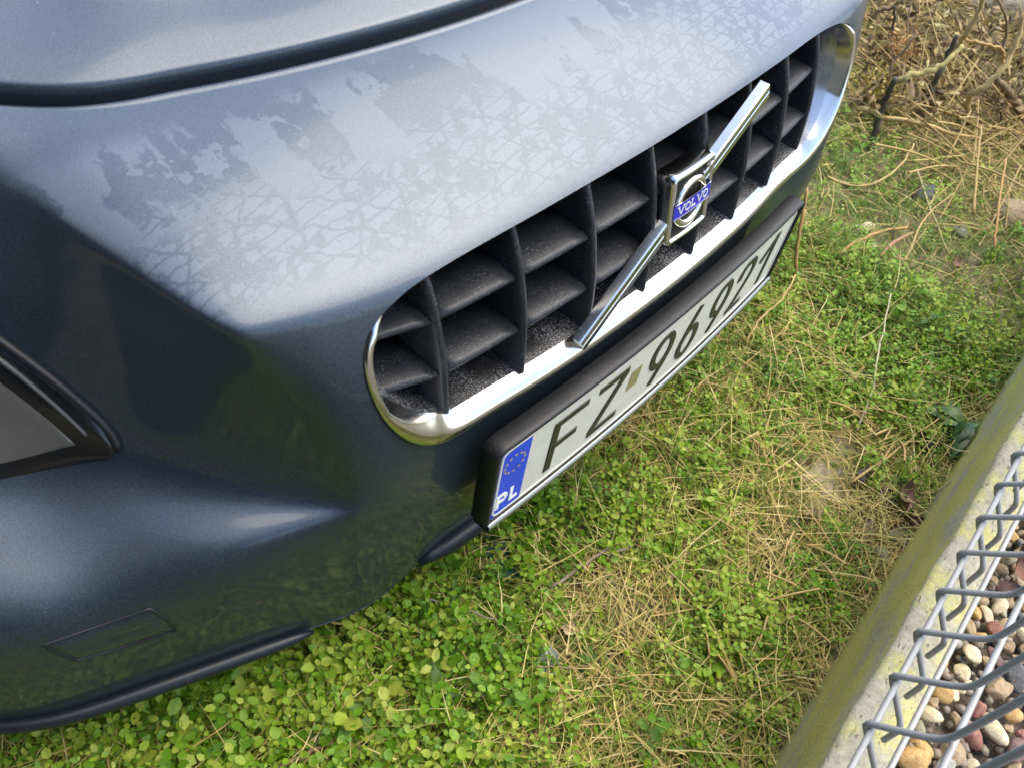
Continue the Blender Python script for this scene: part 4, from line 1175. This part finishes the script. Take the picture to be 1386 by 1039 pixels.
o = quadmesh_np('curled_leaves', V_, Q_, CURL_M, 4, np.repeat(np.clip(rng.normal(.42, .28, N), 0, 1), 3), True)
o.parent = shrub; o.matrix_parent_inverse = SI; o['kind'] = 'stuff'
def lichen(u, v, h, r, n_, cols_, name):
    c = gat(u, v, h); B = c + rng.normal(0, r * .45, (n_, 3)); ax = unit(rng.normal(size=(n_, 3))); nn = unit(np.cross(ax, rng.normal(size=(n_, 3))))
    V_, Q_ = leaves(B, ax, nn, rng.uniform(.006, .014, n_), rng.uniform(.003, .007, n_), .3)
    o = quadmesh_np(name, V_, Q_, leaf_mat(name + '_tuft', cols_, .2), 4, np.repeat(rng.random(n_), 3), True); o.parent = shrub; o.matrix_parent_inverse = SI; o['kind'] = 'stuff'
lichen(1184, 122, .05, .055, 420, [(0, (.30, .22, .03)), (1, (.55, .45, .12))], 'lichen')
lichen(1214, 66, .08, .05, 320, [(0, (.28, .14, .04)), (1, (.52, .32, .12))], 'seed_head')

# dark green weed by the kerb
wb = gat(1292, 590); weed = empty('broadleaf_weed', tuple(wb)); tag(weed, 'dark green weed with long narrow leaves growing against the kerb', 'weed')
WEED_M = leaf_mat('dark_weed_leaf', [(0, (.020, .060, .014)), (.6, (.045, .12, .03)), (1, (.12, .20, .05))], .25, .38)
for k_ in range(11):
    a_ = rng.uniform(.2, 3.4) + (3.1 if k_ % 4 == 0 else 0); L1 = rng.uniform(.035, .07); V_ = []
    for i in range(7):
        t_ = i / 6; w_ = .011 * math.sin(math.pi * (.08 + .90 * t_)) ** .8; rr = L1 * t_; hh = .020 + .035 * t_ - .045 * t_ * t_ + .006 * (k_ % 3)
        c_ = wb + [math.cos(a_) * rr, math.sin(a_) * rr, hh]; s_ = np.array([-math.sin(a_), math.cos(a_), 0]) * w_
        V_ += [c_ - s_ + [0, 0, .003], c_, c_ + s_ + [0, 0, .003]]
    V_ = np.array(V_); V_[:, 1] = np.maximum(V_[:, 1], KERB_Y + KM * V_[:, 0] + .003)
    o = quadmesh_np('leaf', V_, np.array([(3 * i + j, 3 * i + j + 1, 3 * i + j + 4, 3 * i + j + 3) for i in range(6) for j in range(2)]), WEED_M, 4, np.full(12, rng.random()), True)
    o.parent = weed; o.matrix_parent_inverse = Matrix.Translation(-Vector(wb))

# fallen leaves
def fallen(pos, L_, W_, rz, mat, label, curl=1.0, group='fallen leaves'):
    V_ = []; nu, nv_ = 9, 7
    ph = rng.uniform(0, 6)
    for i in range(nu):
        t_ = i / (nu - 1); w_ = W_ * (math.sin(math.pi * (.06 + .88 * t_)) ** .7) * (1 + .15 * math.sin(9 * t_ + ph))
        for j in range(nv_):
            s_ = j / (nv_ - 1) * 2 - 1
            V_.append((L_ * (t_ - .5), w_ * s_ * .5 * (1 - .25 * curl * abs(s_)), curl * (W_ * .32 * s_ * s_ + L_ * .22 * (t_ - .5) ** 2 + .0035 * math.sin(7 * t_ + 4 * s_ + ph)) + .002))
    o = mesh('fallen_leaf', V_, grid_faces(nu, nv_), mat); o.location = pos; o.rotation_euler = (rng.normal(0, .25), rng.normal(0, .25), rz)
    return tag(o, label, 'leaf', group)
LF_BROWN = simple('brown_dead_leaf', (.15, .085, .055), .75, dirt=.7, dirt_col=(.26, .165, .11), dscale=180, bump=.6, bscale=260)
LF_PALE = simple('pale_dead_leaf', (.36, .27, .17), .75, dirt=.7, dirt_col=(.46, .38, .28), dscale=180, bump=.5, bscale=260)
LF_RED = simple('red_brown_dead_leaf', (.17, .075, .05), .7, dirt=.6, dirt_col=(.25, .13, .09), dscale=200, bump=.6, bscale=300)
LF_DARK = simple('black_rotting_leaf', (.028, .022, .022), .6, dirt=.5, dirt_col=(.08, .06, .05), dscale=200, bump=.5, bscale=300)
fallen(gat(1222, 678, .022), .046, .036, .5, LF_BROWN, 'large crumpled brown leaf lying against the kerb', 1.3)
fallen(gat(1236, 706, .016), .034, .024, 2.0, LF_BROWN, 'smaller brown leaf tucked below the large crumpled one', 1.2)
fallen(gat(1196, 668, .010), .036, .024, 1.2, LF_DARK, 'blackened rotting leaf left of the crumpled brown leaf', .8)
fallen(gat(1168, 645, .012), .038, .020, .2, LF_DARK, 'dark wet leaf at the end of the golden stalk', .8)
fallen(gat(1252, 600, .014), .045, .026, 1.9, LF_DARK, 'dark brown leaf under the long narrow leafed weed', .9)
fallen(gat(768, 852, .018), .028, .018, 2.4, LF_PALE, 'pale grey brown leaf on the bare soil patch', 1.0)
fallen(gat(1098, 700, .014), .036, .022, 1.0, LF_PALE, 'pale tan leaf on the dry patch before the kerb', 1.0)
fallen(gat(1175, 715, .014), .03, .018, .3, LF_PALE, 'pale curled leaf among straw left of the mossy stones', 1.0)
fallen(gat(1372, 475, .010), .045, .026, .9, LF_DARK, 'dark leaf at the right edge above the kerb', .9)
fallen(gat(1298, 362, .012), .05, .028, .4, LF_BROWN, 'brown leaf in the green patch at the right', 1.0)
b_ = bed(1372, 775); fallen((b_[0], b_[1], GB + .022), .046, .034, .8, LF_RED, 'red brown leaf on the pebbles at the right edge behind the wires', 1.2)
b_ = bed(1384, 700); fallen((b_[0], b_[1], GB + .02), .042, .03, 2.2, LF_RED, 'dark red leaf on the pebbles at the top end of the gravel', 1.2)

# stones on the grass side
def gstone(u, v, r, kind, sh, label, group='stones in the grass', sink=.3):
    p = gat(u, v, r * sink); return add_stone(tuple(p), r, kind, sh, label, group, 'stone', 'stone')
gstone(1216, 728, .021, 'olive grey', 4, 'mossy olive stone at the foot of the kerb, below the brown leaves')
gstone(1192, 752, .020, 'olive grey', 7, 'larger grey green stone half hidden in straw beside the kerb')
gstone(1238, 716, .011, 'tan', 1, 'small tan stone between brown leaf and kerb')
gstone(1165, 775, .010, 'purple brown', 5, 'small brown stone in the straw near the mossy stones')
gstone(1172, 308, .018, 'pale cream', 3, 'upper white stone in the grass right of the plate')
gstone(1160, 334, .020, 'pale cream', 8, 'lower left white stone in the grass right of the plate')
gstone(1180, 335, .015, 'light grey', 2, 'small pale stone right of the two white ones')
gstone(1300, 315, .022, 'light grey', 10, 'pale stone at the top of the green patch on the right')
gstone(1352, 12, .16, 'pale cream', 6, 'big pale rock behind the shrub at the top right corner', sink=.05)
gstone(1372, 298, .06, 'tan', 9, 'flat pinkish tan rock at the right edge of the dry straw', sink=.02)
gstone(1250, 262, .03, 'dark grey', 4, 'dark stone in the dry grass below the shrub')

# broken green glass
gm, nt, b = new_mat('teal_bottle_glass'); b.inputs['Base Color'].default_value = (.008, .075, .06, 1); b.inputs['Roughness'].default_value = .35
b.inputs['Transmission Weight'].default_value = .45; b.inputs['IOR'].default_value = 1.5
def shard(u, v, h, pts, label, tilt):
    n_ = len(pts); Pp = np.array(pts) * .001
    V_ = [(a_, c_, .0018 + 8 * (a_ * a_)) for a_, c_ in Pp] + [(a_, c_, -.0012 + 8 * (a_ * a_)) for a_, c_ in Pp]
    F_ = [tuple(range(n_)), tuple(range(2 * n_ - 1, n_ - 1, -1))] + [(i, n_ + i, n_ + (i + 1) % n_, (i + 1) % n_) for i in range(n_)]
    o = mesh('glass_shard', V_, F_, gm, None, False); o.location = gat(u, v, h); o.rotation_euler = tilt
    return tag(o, label, 'glass shard', 'green glass shards')
shard(742, 893, .012, [(-17, -11), (-6, -15), (12, -10), (18, 3), (6, 13), (-9, 15), (-18, 5)], 'teal glass shard lying in the weeds at lower middle', (.1, -.1, .6))
shard(676, 737, .014, [(-24, -10), (4, -16), (26, -4), (16, 14), (-14, 16)], 'blue green glass shard just below the left end of the plate', (.15, .05, -.4))
shard(690, 775, .014, [(-14, -8), (10, -10), (16, 6), (-6, 12)], 'small dark green glass shard buried in lush weeds under the plate', (.2, .1, 1.2))
